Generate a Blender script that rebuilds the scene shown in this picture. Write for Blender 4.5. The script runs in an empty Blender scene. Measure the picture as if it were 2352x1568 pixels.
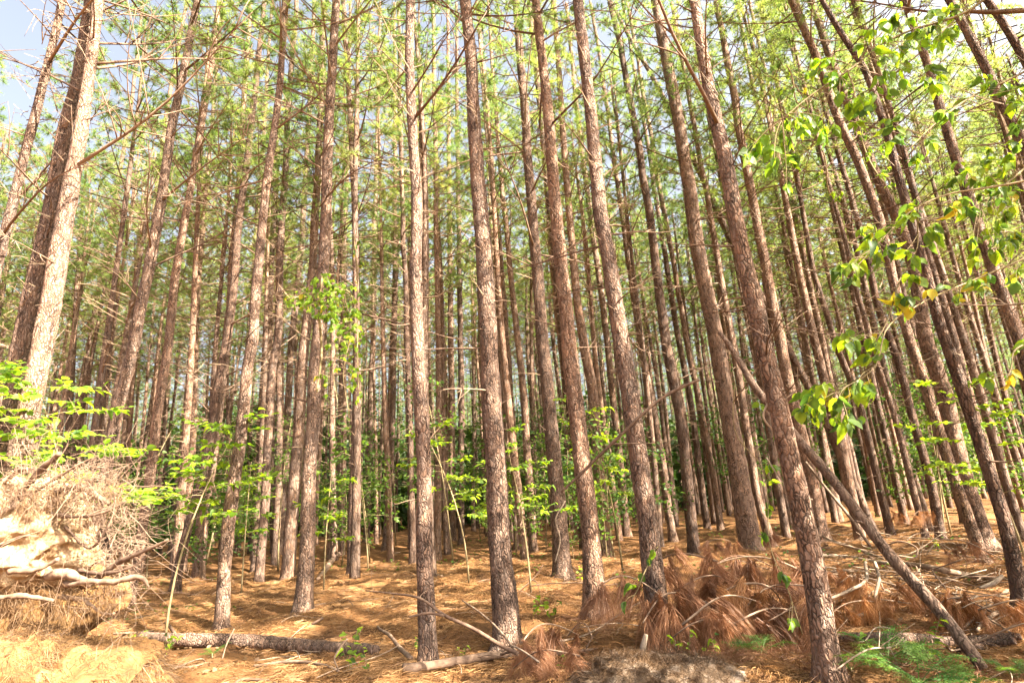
import bpy, math
import numpy as np
from mathutils import Matrix, Vector

rad = math.radians
scene = bpy.context.scene
# ------------------------------------------------------------------ camera
EYE = 1.6
PITCH, ROLL = 15.5, -3.78
F = 1318.0                       # focal length in units of a 2352 x 1568 picture
cam_data = bpy.data.cameras.new('camera')
cam = bpy.data.objects.new('camera', cam_data)
scene.collection.objects.link(cam)
scene.camera = cam
cam_data.sensor_width = 36.0
cam_data.lens = 36.0 * F / 2352.0
cam_data.clip_end = 2000
CM = Matrix.Rotation(rad(90 + PITCH), 4, 'X') @ Matrix.Rotation(rad(ROLL), 4, 'Z')
CM.translation = (0, 0, EYE)
cam.matrix_world = CM
# ------------------------------------------------------------------ sky, sun, exposure
SUN_EL, SUN_AZ = 40.0, 120.0     # azimuth clockwise from the viewing direction (+Y)
world = bpy.data.worlds.new("World")
scene.world = world
world.use_nodes = True
wn = world.node_tree.nodes; wl = world.node_tree.links
sky = wn.new('ShaderNodeTexSky'); sky.sky_type = 'NISHITA'
sky.sun_disc = False
sky.sun_elevation = rad(SUN_EL); sky.sun_rotation = rad(SUN_AZ)
sky.air_density = 1.0; sky.dust_density = 9.5; sky.ozone_density = 0.0
bg = wn['Background']; bg.inputs[1].default_value = 0.055
hsv = wn.new('ShaderNodeHueSaturation'); hsv.inputs['Saturation'].default_value = 0.6   # thin summer haze: a paler blue
wl.new(sky.outputs[0], hsv.inputs['Color']); wl.new(hsv.outputs[0], bg.inputs[0])
sd = bpy.data.lights.new('sun', 'SUN'); sd.energy = 5.0; sd.angle = rad(0.5); sd.color = (1.0, 0.90, 0.74)
sun = bpy.data.objects.new('sun', sd); scene.collection.objects.link(sun)
sdir = Vector((math.sin(rad(SUN_AZ)) * math.cos(rad(SUN_EL)), math.cos(rad(SUN_AZ)) * math.cos(rad(SUN_EL)), math.sin(rad(SUN_EL))))
sun.rotation_euler = sdir.to_track_quat('Z', 'Y').to_euler()
sun.location = sdir * 60
scene.view_settings.view_transform = 'Standard'
scene.view_settings.look = 'None'
scene.view_settings.gamma = 1.0
scene.view_settings.use_curve_mapping = False
scene.view_settings.exposure = 3.25
scene.cycles.max_bounces = 6
scene.cycles.diffuse_bounces = 2
scene.cycles.transmission_bounces = 4
scene.cycles.transparent_max_bounces = 4

# ------------------------------------------------------------------ helpers
col = scene.collection
rng = np.random.default_rng(11)
A = np.array
MW = np.array(CM.to_3x3())
CAM = A([0, 0, EYE])
FWD = MW @ A([0, 0, -1.0])


def ray(x, y):
    d = MW @ A([(x - 1176) / F, -(y - 784) / F, -1.0])
    return d


def gnd(x, y, z=0.0):
    d = ray(x, y)
    t = (z - EYE) / d[2]
    return CAM + d * t


def atY(x, y, Y):
    d = ray(x, y)
    return CAM + d * (Y / d[1])


def depth(p):
    return float((A(p) - CAM) @ FWD)


def _hash(i, j, k, s):
    i, j, k = i.astype(np.int64), j.astype(np.int64), k.astype(np.int64)
    h = (i * 374761393 + j * 668265263 + k * 2147483647 + s * 1274126177) & 0xffffffff
    h = ((h ^ (h >> 13)) * 1274126177) & 0xffffffff
    h = (h ^ (h >> 16)) & 0xffffffff
    return h / 4294967295.0


def vnoise(p, s=0):
    p = np.asarray(p, float)
    f = np.floor(p); t = p - f; t = t * t * (3 - 2 * t)
    x, y, z = f[..., 0], f[..., 1], f[..., 2]
    r = 0
    for dx in (0, 1):
        wx = t[..., 0] if dx else 1 - t[..., 0]
        for dy in (0, 1):
            wy = t[..., 1] if dy else 1 - t[..., 1]
            for dz in (0, 1):
                wz = t[..., 2] if dz else 1 - t[..., 2]
                r = r + _hash(x + dx, y + dy, z + dz, s) * wx * wy * wz
    return r * 2 - 1


def fbm(p, o=3, s=0):
    r = 0; a = 1.0; p = np.asarray(p, float)
    for i in range(o):
        r = r + a * vnoise(p, s + i); p = p * 2.03 + 11.3; a *= .5
    return r


def hz(x, y):
    """Height of the forest floor."""
    x = np.asarray(x, float); y = np.asarray(y, float)
    p = np.stack([x, y, x * 0], -1)
    h = .10 * vnoise(p * .35, 3) + .10 * vnoise(p * .9 + 7, 4) + .085 * vnoise(p * 2.1, 5) + .03 * vnoise(p * 5.5, 6)
    return h - .02


def mesh(name, V, T, mat, smooth=True, mats=None, mi=None):
    V = np.ascontiguousarray(V, np.float32); T = np.ascontiguousarray(T, np.int32)
    me = bpy.data.meshes.new(name)
    me.vertices.add(len(V)); me.vertices.foreach_set('co', V.ravel())
    me.loops.add(T.size); me.loops.foreach_set('vertex_index', T.ravel())
    me.polygons.add(len(T))
    me.polygons.foreach_set('loop_start', np.arange(0, T.size, 3, dtype=np.int32))
    me.polygons.foreach_set('loop_total', np.full(len(T), 3, np.int32))
    me.polygons.foreach_set('use_smooth', np.full(len(T), smooth))
    for m in (mats or [mat]):
        me.materials.append(m)
    if mi is not None:
        me.polygons.foreach_set('material_index', np.ascontiguousarray(mi, np.int32))
    me.update(calc_edges=True)
    return me


class MB:
    def __init__(s): s.V = []; s.T = []; s.M = []; s.n = 0

    def add(s, V, T, m=0):
        V = np.asarray(V).reshape(-1, 3); T = np.asarray(T).reshape(-1, 3)
        s.V.append(V); s.T.append(T + s.n); s.n += len(V); s.M.append(np.full(len(T), m))

    def build(s, name, *mats, smooth=True):
        return mesh(name, np.concatenate(s.V), np.concatenate(s.T), None, smooth, mats, np.concatenate(s.M))


def norm(v):
    v = np.asarray(v, float)
    return v / np.maximum(np.linalg.norm(v, axis=-1, keepdims=True), 1e-9)


def tubes(P, R, ns=5, cap=True):
    """P (K,n,3) centre lines, R (K,n) radii -> triangles."""
    P = np.asarray(P, float); R = np.asarray(R, float)
    if P.ndim == 2: P = P[None]; R = R[None]
    K, n, _ = P.shape
    t = np.gradient(P, axis=1) if n > 2 else np.repeat(P[:, 1:] - P[:, :1], 2, 1)
    t = norm(t)
    m = norm(P[:, -1] - P[:, 0])
    ref = np.where(np.abs(m[:, 2:3]) > .75, A([[1., .13, 0]]), A([[.05, .1, 1.]]))
    u = norm(np.cross(t, ref[:, None])); v = np.cross(t, u)
    a = np.arange(ns) * 2 * np.pi / ns
    V = P[:, :, None] + R[:, :, None, None] * (np.cos(a)[None, None, :, None] * u[:, :, None] + np.sin(a)[None, None, :, None] * v[:, :, None])
    V = V.reshape(-1, 3)
    i, j = np.meshgrid(np.arange(n - 1), np.arange(ns), indexing='ij')
    q0 = i * ns + j; q1 = i * ns + (j + 1) % ns; q2 = q1 + ns; q3 = q0 + ns
    T = np.concatenate([np.stack([q0, q2, q1], -1).reshape(-1, 3), np.stack([q0, q3, q2], -1).reshape(-1, 3)])
    if cap:
        k = np.arange(1, ns - 1)
        T = np.concatenate([T, np.stack([0 * k, k, k + 1], -1), np.stack([0 * k, k + 1, k], -1) + (n - 1) * ns])
    T = (T[None] + (np.arange(K) * n * ns)[:, None, None]).reshape(-1, 3)
    return V, T


def needles(B, D, L, W, droop=0., seg=1):
    """K flat tapering blades from B along D; droop bends them down."""
    B = np.asarray(B, float); D = norm(D); K = len(B)
    L = np.broadcast_to(L, K)[:, None]; W = np.broadcast_to(W, K)[:, None]
    S = norm(np.cross(D, rng.normal(size=(K, 3)))) * W
    if seg == 1:
        V = np.stack([B - S / 2, B + S / 2, B + D * L + A([0, 0, -1.]) * (droop * L)], 1)
        T = np.arange(3 * K).reshape(-1, 3)
        return V.reshape(-1, 3), T
    rows = []
    for i in range(seg + 1):
        f = i / seg
        c = B + D * L * f + A([0, 0, -1.]) * (droop * L * f * f)
        w = 1 - .7 * f
        rows += [c - S / 2 * w, c + S / 2 * w]
    V = np.stack(rows, 1)
    T = []
    for i in range(seg):
        T += [[2 * i, 2 * i + 1, 2 * i + 3], [2 * i, 2 * i + 3, 2 * i + 2]]
    T = (A(T)[None] + (np.arange(K) * (2 * seg + 2))[:, None, None]).reshape(-1, 3)
    return V.reshape(-1, 3), T


LEAF_V = A([[0, 0, 0], [0, .32, -.03], [0, .68, -.02], [0, 1, -.10],
            [-.24, .16, .05], [-.33, .42, .05], [-.2, .74, .02],
            [.24, .16, .05], [.33, .42, .05], [.2, .74, .02]], float)
LEAF_T = A([[0, 1, 4], [4, 1, 5], [1, 2, 5], [5, 2, 6], [2, 3, 6], [0, 7, 1], [7, 8, 1], [1, 8, 2], [8, 9, 2], [2, 9, 3]])


def leaf_frames(D, Nn):
    D = norm(D); Sd = norm(np.cross(D, Nn)); N2 = np.cross(Sd, D)
    return Sd, D, N2


def leaves(B, D, Nn, S):
    Sd, D, N2 = leaf_frames(D, Nn); S = np.broadcast_to(S, len(B))[:, None, None]
    V = B[:, None] + S * (LEAF_V[None, :, 0:1] * Sd[:, None] + LEAF_V[None, :, 1:2] * D[:, None] + LEAF_V[None, :, 2:3] * N2[:, None])
    T = (LEAF_T[None] + (np.arange(len(B)) * 10)[:, None, None]).reshape(-1, 3)
    return V.reshape(-1, 3), T


def link(name, data, parent=None, loc=(0, 0, 0), **kw):
    o = bpy.data.objects.new(name, data); col.objects.link(o)
    o.location = loc
    if parent: o.parent = parent
    for k, v in kw.items():
        if v is not None: o[k] = v
    return o


def thing(name, loc, label, category, group=None, data=None):
    return link(name, data, None, tuple(float(c) for c in loc), label=label, category=category, group=group)


# ------------------------------------------------------------------ materials
def new_mat(name):
    m = bpy.data.materials.new(name); m.use_nodes = True
    nt = m.node_tree; nt.nodes.clear()
    out = nt.nodes.new('ShaderNodeOutputMaterial')
    return m, nt, out


def N(nt, t, **kw):
    n = nt.nodes.new(t)
    for k, v in kw.items():
        if k.startswith('i_'):
            n.inputs[k[2:].replace('_', ' ')].default_value = v
        else:
            setattr(n, k, v)
    return n


def ramp(nt, fac, stops):
    r = nt.nodes.new('ShaderNodeValToRGB')
    while len(r.color_ramp.elements) < len(stops): r.color_ramp.elements.new(.5)
    for e, (p, c) in zip(r.color_ramp.elements, stops):
        e.position = p; e.color = (*c, 1)
    nt.links.new(fac, r.inputs[0])
    return r.outputs[0]


def mixc(nt, fac, a, b, mode='MIX'):
    m = nt.nodes.new('ShaderNodeMix'); m.data_type = 'RGBA'; m.blend_type = mode
    for v, i in ((fac, 0), (a, 6), (b, 7)):
        if hasattr(v, 'is_linked'): nt.links.new(v, m.inputs[i])
        else: m.inputs[i].default_value = v if i == 0 else (*v, 1)
    return m.outputs[2]


def mathn(nt, op, a, b=None):
    m = nt.nodes.new('ShaderNodeMath'); m.operation = op
    for v, i in ((a, 0), (b, 1)):
        if v is None: continue
        if hasattr(v, 'is_linked'): nt.links.new(v, m.inputs[i])
        else: m.inputs[i].default_value = v
    return m.outputs[0]


def bark_mat(name, plate_a, plate_b, groove, scale=35., zs=.29, bump=1., dist=.045, lich=.35):
    m, nt, out = new_mat(name); L = nt.links
    tc = N(nt, 'ShaderNodeTexCoord'); oi = N(nt, 'ShaderNodeObjectInfo')
    nz = N(nt, 'ShaderNodeTexNoise', i_Scale=9., i_Detail=3.)
    L.new(tc.outputs['Object'], nz.inputs['Vector'])
    ad = N(nt, 'ShaderNodeVectorMath', operation='MULTIPLY_ADD')
    L.new(nz.outputs['Color'], ad.inputs[0]); ad.inputs[1].default_value = (dist * 2, dist * 2, dist * 5)
    L.new(tc.outputs['Object'], ad.inputs[2])
    mp = N(nt, 'ShaderNodeMapping'); mp.inputs['Scale'].default_value = (1, 1, zs)
    L.new(ad.outputs[0], mp.inputs['Vector'])
    v1 = N(nt, 'ShaderNodeTexVoronoi', feature='DISTANCE_TO_EDGE', i_Scale=scale)
    v2 = N(nt, 'ShaderNodeTexVoronoi', feature='F1', i_Scale=scale)
    L.new(mp.outputs[0], v1.inputs['Vector']); L.new(mp.outputs[0], v2.inputs['Vector'])
    fine = N(nt, 'ShaderNodeTexNoise', i_Scale=70., i_Detail=4., i_Roughness=.7)
    L.new(mp.outputs[0], fine.inputs['Vector'])
    big = N(nt, 'ShaderNodeTexNoise', i_Scale=2.2, i_Detail=3.)
    L.new(tc.outputs['Object'], big.inputs['Vector'])
    pc = N(nt, 'ShaderNodeSeparateColor'); L.new(v2.outputs['Color'], pc.inputs[0])
    plate = mixc(nt, pc.outputs[0], plate_a, plate_b)
    grey = mixc(nt, mathn(nt, 'MULTIPLY', pc.outputs[1], lich), plate, (.33, .31, .29))
    c1 = mixc(nt, mathn(nt, 'MULTIPLY', fine.outputs[0], .55), grey, (.12, .07, .05))
    gm0 = ramp(nt, v1.outputs['Distance'], [(0.0, (1, 1, 1)), (.07, (.7, .7, .7)), (.2, (0, 0, 0))])
    gn = N(nt, 'ShaderNodeTexNoise', i_Scale=14., i_Detail=3.); L.new(mp.outputs[0], gn.inputs['Vector'])
    gm = mathn(nt, 'MULTIPLY', gm0, ramp(nt, gn.outputs[0], [(.38, (.1, .1, .1)), (.6, (1, 1, 1))]))
    c2 = mixc(nt, gm, c1, groove)
    bs = ramp(nt, big.outputs[0], [(.3, (.72, .70, .70)), (.7, (1.22, 1.17, 1.12))])
    c3 = mixc(nt, 1.0, c2, bs, 'MULTIPLY')
    tint = ramp(nt, oi.outputs['Random'], [(0, (.60, .56, .54)), (.5, (.95, .95, .95)), (1, (1.3, 1.2, 1.1))])
    c4 = mixc(nt, 1.0, c3, tint, 'MULTIPLY')
    h = mathn(nt, 'ADD', mathn(nt, 'MULTIPLY', mathn(nt, 'MINIMUM', v1.outputs['Distance'], .22), 3.2), mathn(nt, 'ADD', mathn(nt, 'MULTIPLY', fine.outputs[0], .3), mathn(nt, 'MULTIPLY', pc.outputs[2], .35)))
    bp = N(nt, 'ShaderNodeBump', i_Strength=bump, i_Distance=.02); L.new(h, bp.inputs['Height'])
    b = N(nt, 'ShaderNodeBsdfPrincipled', i_Roughness=.85); b.inputs['Specular IOR Level'].default_value = .25
    L.new(c4, b.inputs['Base Color']); L.new(bp.outputs[0], b.inputs['Normal']); L.new(b.outputs[0], out.inputs[0])
    return m


def leafy_mat(name, a, b, trans, tmix=.45, nscale=1.5, rough=.5, third=None):
    m, nt, out = new_mat(name); L = nt.links
    tc = N(nt, 'ShaderNodeTexCoord'); oi = N(nt, 'ShaderNodeObjectInfo')
    nz = N(nt, 'ShaderNodeTexNoise', i_Scale=nscale, i_Detail=3.)
    ad = N(nt, 'ShaderNodeVectorMath', operation='ADD')
    L.new(tc.outputs['Object'], ad.inputs[0]); L.new(oi.outputs['Random'], ad.inputs[1]); L.new(ad.outputs[0], nz.inputs['Vector'])
    f = mathn(nt, 'ADD', mathn(nt, 'MULTIPLY', nz.outputs[0], .9), mathn(nt, 'MULTIPLY', mathn(nt, 'SUBTRACT', oi.outputs['Random'], .5), .5))
    stops = [(.25, a), (.65, b)]
    if third: stops.append((.9, third))
    c = ramp(nt, f, stops)
    d = N(nt, 'ShaderNodeBsdfPrincipled', i_Roughness=rough); d.inputs['Specular IOR Level'].default_value = .3
    t = N(nt, 'ShaderNodeBsdfTranslucent'); L.new(c, d.inputs['Base Color'])
    L.new(mixc(nt, 1.0, c, trans, 'MULTIPLY'), t.inputs['Color'])
    mx = N(nt, 'ShaderNodeMixShader'); mx.inputs[0].default_value = tmix
    L.new(d.outputs[0], mx.inputs[1]); L.new(t.outputs[0], mx.inputs[2]); L.new(mx.outputs[0], out.inputs[0])
    return m


def rough_mat(name, stops, scale=6., bump=.3, detail=5., dist=.01, zs=1., rough=.9, rnd=.3):
    m, nt, out = new_mat(name); L = nt.links
    tc = N(nt, 'ShaderNodeTexCoord'); oi = N(nt, 'ShaderNodeObjectInfo')
    mp = N(nt, 'ShaderNodeMapping'); mp.inputs['Scale'].default_value = (1, 1, zs)
    L.new(tc.outputs['Object'], mp.inputs[0])
    nz = N(nt, 'ShaderNodeTexNoise', i_Scale=scale, i_Detail=detail, i_Roughness=.65)
    L.new(mp.outputs[0], nz.inputs['Vector'])
    f = mathn(nt, 'ADD', nz.outputs[0], mathn(nt, 'MULTIPLY', mathn(nt, 'SUBTRACT', oi.outputs['Random'], .5), rnd))
    c = ramp(nt, f, stops)
    b = N(nt, 'ShaderNodeBsdfPrincipled', i_Roughness=rough); b.inputs['Specular IOR Level'].default_value = .2
    bp = N(nt, 'ShaderNodeBump', i_Strength=bump, i_Distance=dist); L.new(nz.outputs[0], bp.inputs['Height'])
    L.new(c, b.inputs['Base Color']); L.new(bp.outputs[0], b.inputs['Normal']); L.new(b.outputs[0], out.inputs[0])
    return m


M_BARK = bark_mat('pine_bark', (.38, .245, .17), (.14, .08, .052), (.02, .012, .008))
M_BARK_FAR_SHADED = bark_mat('pine_bark_far_shaded', (.25, .155, .10), (.10, .06, .04), (.045, .027, .018), scale=20., bump=.6)  # darker copy of the bark, shade of the inner wood put into it
M_POLE = bark_mat('pole_bark', (.42, .29, .21), (.24, .16, .11), (.05, .03, .02), scale=30., zs=.3, bump=.5)
M_DEADWOOD = rough_mat('dead_wood', [(.3, (.09, .055, .038)), (.5, (.17, .11, .075)), (.7, (.26, .18, .125))], 12., .3, rnd=.35)
M_GREYWOOD = rough_mat('bleached_wood', [(.3, (.13, .085, .058)), (.5, (.23, .165, .115)), (.7, (.33, .255, .19))], 14., .3, rnd=.3)
M_TWIG = rough_mat('dead_twig', [(.3, (.08, .055, .035)), (.5, (.16, .105, .065)), (.75, (.25, .17, .11))], 3., .1, rnd=.4)
M_NEEDLE = leafy_mat('pine_needles', (.09, .145, .042), (.175, .21, .055), (2.3, 2.25, 1.4), .5, .9, third=(.27, .22, .08))
M_DEADN = leafy_mat('dead_needles', (.13, .058, .03), (.33, .165, .085), (1.3, 1.1, .9), .3, 2.)
M_LITTER = leafy_mat('needle_litter', (.12, .062, .032), (.38, .215, .09), (1.1, 1., .9), .25, 1.6, third=(.46, .30, .15))
M_STRAW = leafy_mat('dry_brown_straw', (.075, .042, .022), (.19, .115, .058), (1.1, 1., .9), .2, 2.)
M_ORANGE = leafy_mat('orange_needles', (.24, .10, .035), (.40, .20, .08), (1.2, 1.05, .9), .3, 2.)
M_LEAF = leafy_mat('green_leaf', (.04, .085, .02), (.10, .165, .03), (2.0, 2.0, 1.0), .55, 1.5)
M_SHADELEAF = leafy_mat('shaded_leaf', (.03, .06, .015), (.07, .12, .025), (1.6, 1.7, .9), .4, .6)  # darkened leaf green, shade of the far undergrowth put into the colour
M_LEAFB = leafy_mat('bright_leaf', (.11, .20, .02), (.21, .30, .02), (2.5, 2.3, 1.0), .55, 3.)
M_YELLOW = leafy_mat('yellow_leaf', (.42, .38, .03), (.5, .40, .04), (1.5, 1.4, 1.0), .5, 3.)
M_FERN = leafy_mat('fern_green', (.05, .12, .025), (.11, .19, .035), (1.8, 1.8, .9), .4, 2.)
M_STEM = rough_mat('green_brown_stem', [(.3, (.12, .09, .04)), (.6, (.26, .20, .11))], 8., .1)
M_VINE = rough_mat('vine_stem', [(.3, (.25, .18, .12)), (.6, (.42, .33, .24))], 8., .1)
M_CLAY = rough_mat('pale_clay', [(.25, (.12, .065, .03)), (.45, (.30, .19, .10)), (.55, (.44, .32, .19)), (.78, (.54, .43, .29))], 6.5, 1., 9., .06, rnd=0.)
M_SPOIL = rough_mat('ochre_soil', [(.3, (.07, .035, .014)), (.5, (.16, .083, .03)), (.7, (.26, .15, .06))], 3., .8, 8., .04, rnd=0.)
M_CHAR = rough_mat('grey_soil', [(.3, (.05, .03, .018)), (.5, (.12, .08, .05)), (.7, (.24, .19, .15))], 9., 1., 8., .03, rnd=0.)


def ground_mat():
    m, nt, out = new_mat('forest_floor'); L = nt.links
    tc = N(nt, 'ShaderNodeTexCoord')
    n1 = N(nt, 'ShaderNodeTexNoise', i_Scale=.9, i_Detail=6., i_Roughness=.65)
    n2 = N(nt, 'ShaderNodeTexNoise', i_Scale=26., i_Detail=5., i_Roughness=.7)
    n3 = N(nt, 'ShaderNodeTexNoise', i_Scale=4.5, i_Detail=4.)
    wv = N(nt, 'ShaderNodeMapping'); wv.inputs['Scale'].default_value = (1, 3.2, 1); wv.inputs['Rotation'].default_value = (0, 0, .6)
    for n in (n1, n3): L.new(tc.outputs['Object'], n.inputs['Vector'])
    L.new(tc.outputs['Object'], wv.inputs[0]); L.new(wv.outputs[0], n2.inputs['Vector'])
    a = ramp(nt, n1.outputs[0], [(.28, (.08, .045, .026)), (.48, (.145, .072, .03)), (.68, (.25, .13, .055))])
    b = ramp(nt, n2.outputs[0], [(.3, (.32, .28, .25)), (.5, (.9, .9, .9)), (.66, (1.6, 1.5, 1.35))])
    c = mixc(nt, 1., a, b, 'MULTIPLY')
    k = ramp(nt, n3.outputs[0], [(.60, (0, 0, 0)), (.72, (.8, .8, .8))])
    c = mixc(nt, k, c, (.14, .075, .035))
    s = N(nt, 'ShaderNodeBsdfPrincipled', i_Roughness=.95); s.inputs['Specular IOR Level'].default_value = .1
    bp = N(nt, 'ShaderNodeBump', i_Strength=.8, i_Distance=.03)
    L.new(mathn(nt, 'ADD', n2.outputs[0], n3.outputs[0]), bp.inputs['Height'])
    L.new(c, s.inputs['Base Color']); L.new(bp.outputs[0], s.inputs['Normal']); L.new(s.outputs[0], out.inputs[0])
    return m


# ------------------------------------------------------------------ ground
gx = np.r_[-np.geomspace(13.1, 400, 50)[::-1], np.arange(-13, 13.01, .075), np.geomspace(13.1, 400, 50)]
gy = np.r_[-np.geomspace(1, 300, 16)[::-1], np.linspace(-.8, 3.9, 12), np.arange(4, 19, .075), np.geomspace(19.1, 450, 70)]
GX, GY = np.meshgrid(gx, gy)
V = np.stack([GX, GY, hz(GX, GY)], -1).reshape(-1, 3)
i, j = np.meshgrid(np.arange(len(gy) - 1), np.arange(len(gx) - 1), indexing='ij'); n_ = len(gx)
q = (i * n_ + j).ravel()
T = np.concatenate([np.stack([q, q + 1, q + n_ + 1], -1), np.stack([q, q + n_ + 1, q + n_], -1)])
link('ground', mesh('ground', V, T, ground_mat()), kind='structure')

# pine straw lying on the floor: real needles, thinning with distance
K = 170000
yy = 4.3 + 15 * rng.random(K) ** 1.5
xx = (rng.random(K) * 2 - 1) * (yy * .98 + .6) + .3
keep = vnoise(np.stack([xx, yy, yy * 0], -1) * 1.4, 9) > -.45
xx, yy = xx[keep], yy[keep]
an = 2.2 * vnoise(np.stack([xx, yy, yy * 0], -1) * .8, 12) + rng.normal(size=len(xx)) * .7
D = np.stack([np.cos(an), np.sin(an), rng.random(len(xx)) * .45 - .05], -1)
B = np.stack([xx, yy, hz(xx, yy) + .006 + rng.random(len(xx)) * .03], -1)
Vn, Tn = needles(B, D, rng.uniform(.10, .23, len(xx)), .0034 * (1 + yy / 8), .3, 2)
link('pine_straw', mesh('pine_straw', Vn, Tn, M_LITTER, False), kind='stuff', label='orange brown pine straw covering the forest floor')

# ------------------------------------------------------------------ branch, crown and far trunk meshes (shared)
def branch_lines(L, nk=6, wav=.25, up=.3, n=9):
    """one dead branch along +X: main line and side twigs -> list of (P,R)"""
    t = np.linspace(0, 1, n)
    a = rng.uniform(-wav, wav, 4)
    P = np.stack([L * t, L * (a[0] * t ** 2 + a[1] * np.sin(t * 5) * .25 * t), L * (up * t + a[2] * t ** 2 + a[3] * .2 * np.sin(t * 6) * t)], -1)
    r0 = .004 + .0072 * L
    out = [(P, r0 * (1 - .85 * t) + .0012)]
    for k in range(nk):
        f = rng.uniform(.2, .95); i = f * (n - 1); b = P[int(i)] + (P[min(int(i) + 1, n - 1)] - P[int(i)]) * (i % 1)
        l = L * rng.uniform(.15, .5) * (1.15 - f * .6)
        d = norm(A([rng.uniform(.3, 1), rng.choice([-1, 1]) * rng.uniform(.3, 1.), rng.uniform(-.3, .7)]))
        bend = rng.normal(size=3) * .25
        Q = b + d * (l * t)[:, None] + bend * (l * t ** 2)[:, None]
        out.append((Q, r0 * .4 * (1 - .8 * t) + .001))
    return out


def lines_mesh(lines, ns=4):
    return tubes(A([p for p, r in lines]), A([r for p, r in lines]), ns)


BR = []
for k in range(12):
    L = [0.5, .8, 1.1, 1.4, 1.8, 2.2, 1.3, 1.6, 2.6, .3, .25, 3.0][k]
    m = MB()
    V, T = lines_mesh(branch_lines(L, 0 if L < .4 else 3 + int(L * 3.5), up=rng.uniform(-.1, .55)), 5)
    if L < .4: V = V * A([1, 1.6, 1.6])
    m.add(V, T); BR.append(m.build('branch', M_DEADWOOD))
LONG = [3, 4, 5, 6, 7, 8, 11, 2]; STUB = [0, 9, 10, 1]


def rot_az(V, az, el=0):
    c, s = math.cos(az), math.sin(az); ce, se = math.cos(el), math.sin(el)
    R = A([[c, -s, 0], [s, c, 0], [0, 0, 1]]) @ A([[ce, 0, -se], [0, 1, 0], [se, 0, ce]])
    return V @ R.T


def tuft_needles(C, D, n, L, W, spread=1.):
    K = len(C)
    B = np.repeat(C, n, 0); d = np.repeat(norm(D), n, 0) * .7 + norm(rng.normal(size=(K * n, 3))) * spread
    return needles(B, d, L * rng.uniform(.7, 1.1, K * n), W, .12)


def make_crown(H=7.5, R=2.3, nb=40, ntw=6, nn=29, low=False):
    m = MB(); Cs = []; Ds = []
    t8 = np.linspace(0, 1, 7)
    mp, mr, sp, sr = [], [], [], []
    for k in range(nb):
        h = H * (k / nb) ** .85 * .97 + rng.uniform(-.1, .1)
        L = R * (1 - h / H) ** .6 * rng.uniform(.55, 1.1) + .25
        az = k * 2.4 + rng.uniform(-.5, .5); up = rng.uniform(.05, .45) + .5 * h / H
        P = np.stack([L * t8, 0 * t8 + rng.uniform(-.25, .25) * L * t8 ** 2, L * (up * t8 + .25 * t8 ** 2)], -1)
        P = rot_az(P, az) + A([0, 0, h])
        mp.append(P); mr.append((.006 + .007 * L) * (1 - .8 * t8) + .002)
        for s in range(ntw):
            f = rng.uniform(.35, 1.); b = P[0] + (P[-1] - P[0]) * f; b = A([np.interp(f, t8, P[:, c]) for c in range(3)])
            d = norm(norm(P[-1] - P[0]) + rng.normal(size=3) * .6 + A([0, 0, .25])); l = rng.uniform(.15, .6) * (L * .4 + .25)
            e = b + d * l
            sp.append(A([b, (b + e) / 2 + rng.normal(size=3) * .02, e])); sr.append([.006, .004, .003])
            for f2 in (1., .55):
                if f2 == 1. or rng.random() < .6:
                    Cs.append(b + d * l * f2); Ds.append(d)
    V, T = tubes(A(mp), A(mr), 4); m.add(V, T, 1)
    V, T = tubes(A(sp), A(sr), 3, False); m.add(V, T, 1)
    V, T = tubes(A([[0, 0, -.2], [.03, .02, H * .5], [0, 0, H]]), A([.06, .04, .012]), 6); m.add(V, T, 1)
    Cs = A(Cs); Ds = A(Ds)
    V, T = tuft_needles(Cs, Ds, nn, .22, .0125, .85); m.add(V, T, 0)
    return m.build('crown', M_NEEDLE, M_TWIG, smooth=False)


CROWNS = [make_crown(*a) for a in ((8.0, 2.5, 40, 7), (8.5, 2.2, 40, 7), (7.2, 2.7, 36, 8), (8.3, 2.5, 38, 7), (7.5, 2.1, 36, 7))]


def make_dead(H0, H1, nb, Lm, ns=3, kt=4):
    """dead branches along a straight trunk from H0 to H1"""
    ls = []
    for k in range(nb):
        h = H0 + (H1 - H0) * (k + rng.random()) / nb
        L = Lm * rng.uniform(.15, 1.) * (.35 + .65 * (h - H0) / (H1 - H0))
        az = rng.uniform(0, 6.28)
        for (p, r) in branch_lines(L, kt if L > .5 else 1, up=rng.uniform(-.15, .6), n=6):
            ls.append((rot_az(p, az) + A([0, 0, h]), np.maximum(r * 1.1, .004)))
    return lines_mesh(ls, ns)


FT_H = 17.5
FT = []; FD = []
for k in range(6):
    nz_ = 40; z = np.linspace(0, FT_H, nz_); t = z / FT_H
    bend = rng.uniform(-.25, .25, 4)
    P = np.stack([bend[0] * t * t + .05 * np.sin(t * 9 + k), bend[1] * t * t + .05 * np.cos(t * 7 + k), z - .25], -1)
    R = .115 * (1 - .72 * t ** 1.1) + .03 * np.exp(-z / .25)
    V, T = tubes(P, R, 12)
    V = V + norm(V - np.repeat(P, 12, 0)) * (.006 * vnoise(V * A([14, 14, 5]), k))[:, None]
    FT.append(mesh('trunk', V, T, M_BARK_FAR_SHADED)); FT[-1]['top'] = [float(c) for c in bend[:2]]
    V, T = make_dead(2.2, 10.6, 58, 1.8); FD.append(mesh('dead_branches', V, T, M_TWIG, False))

# ------------------------------------------------------------------ measured trees
# (label, [(x, y, width) from the base up, in 2352 x 1568 picture units], options)
def tr(label, pts, **k): return (label, pts, k)


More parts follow.
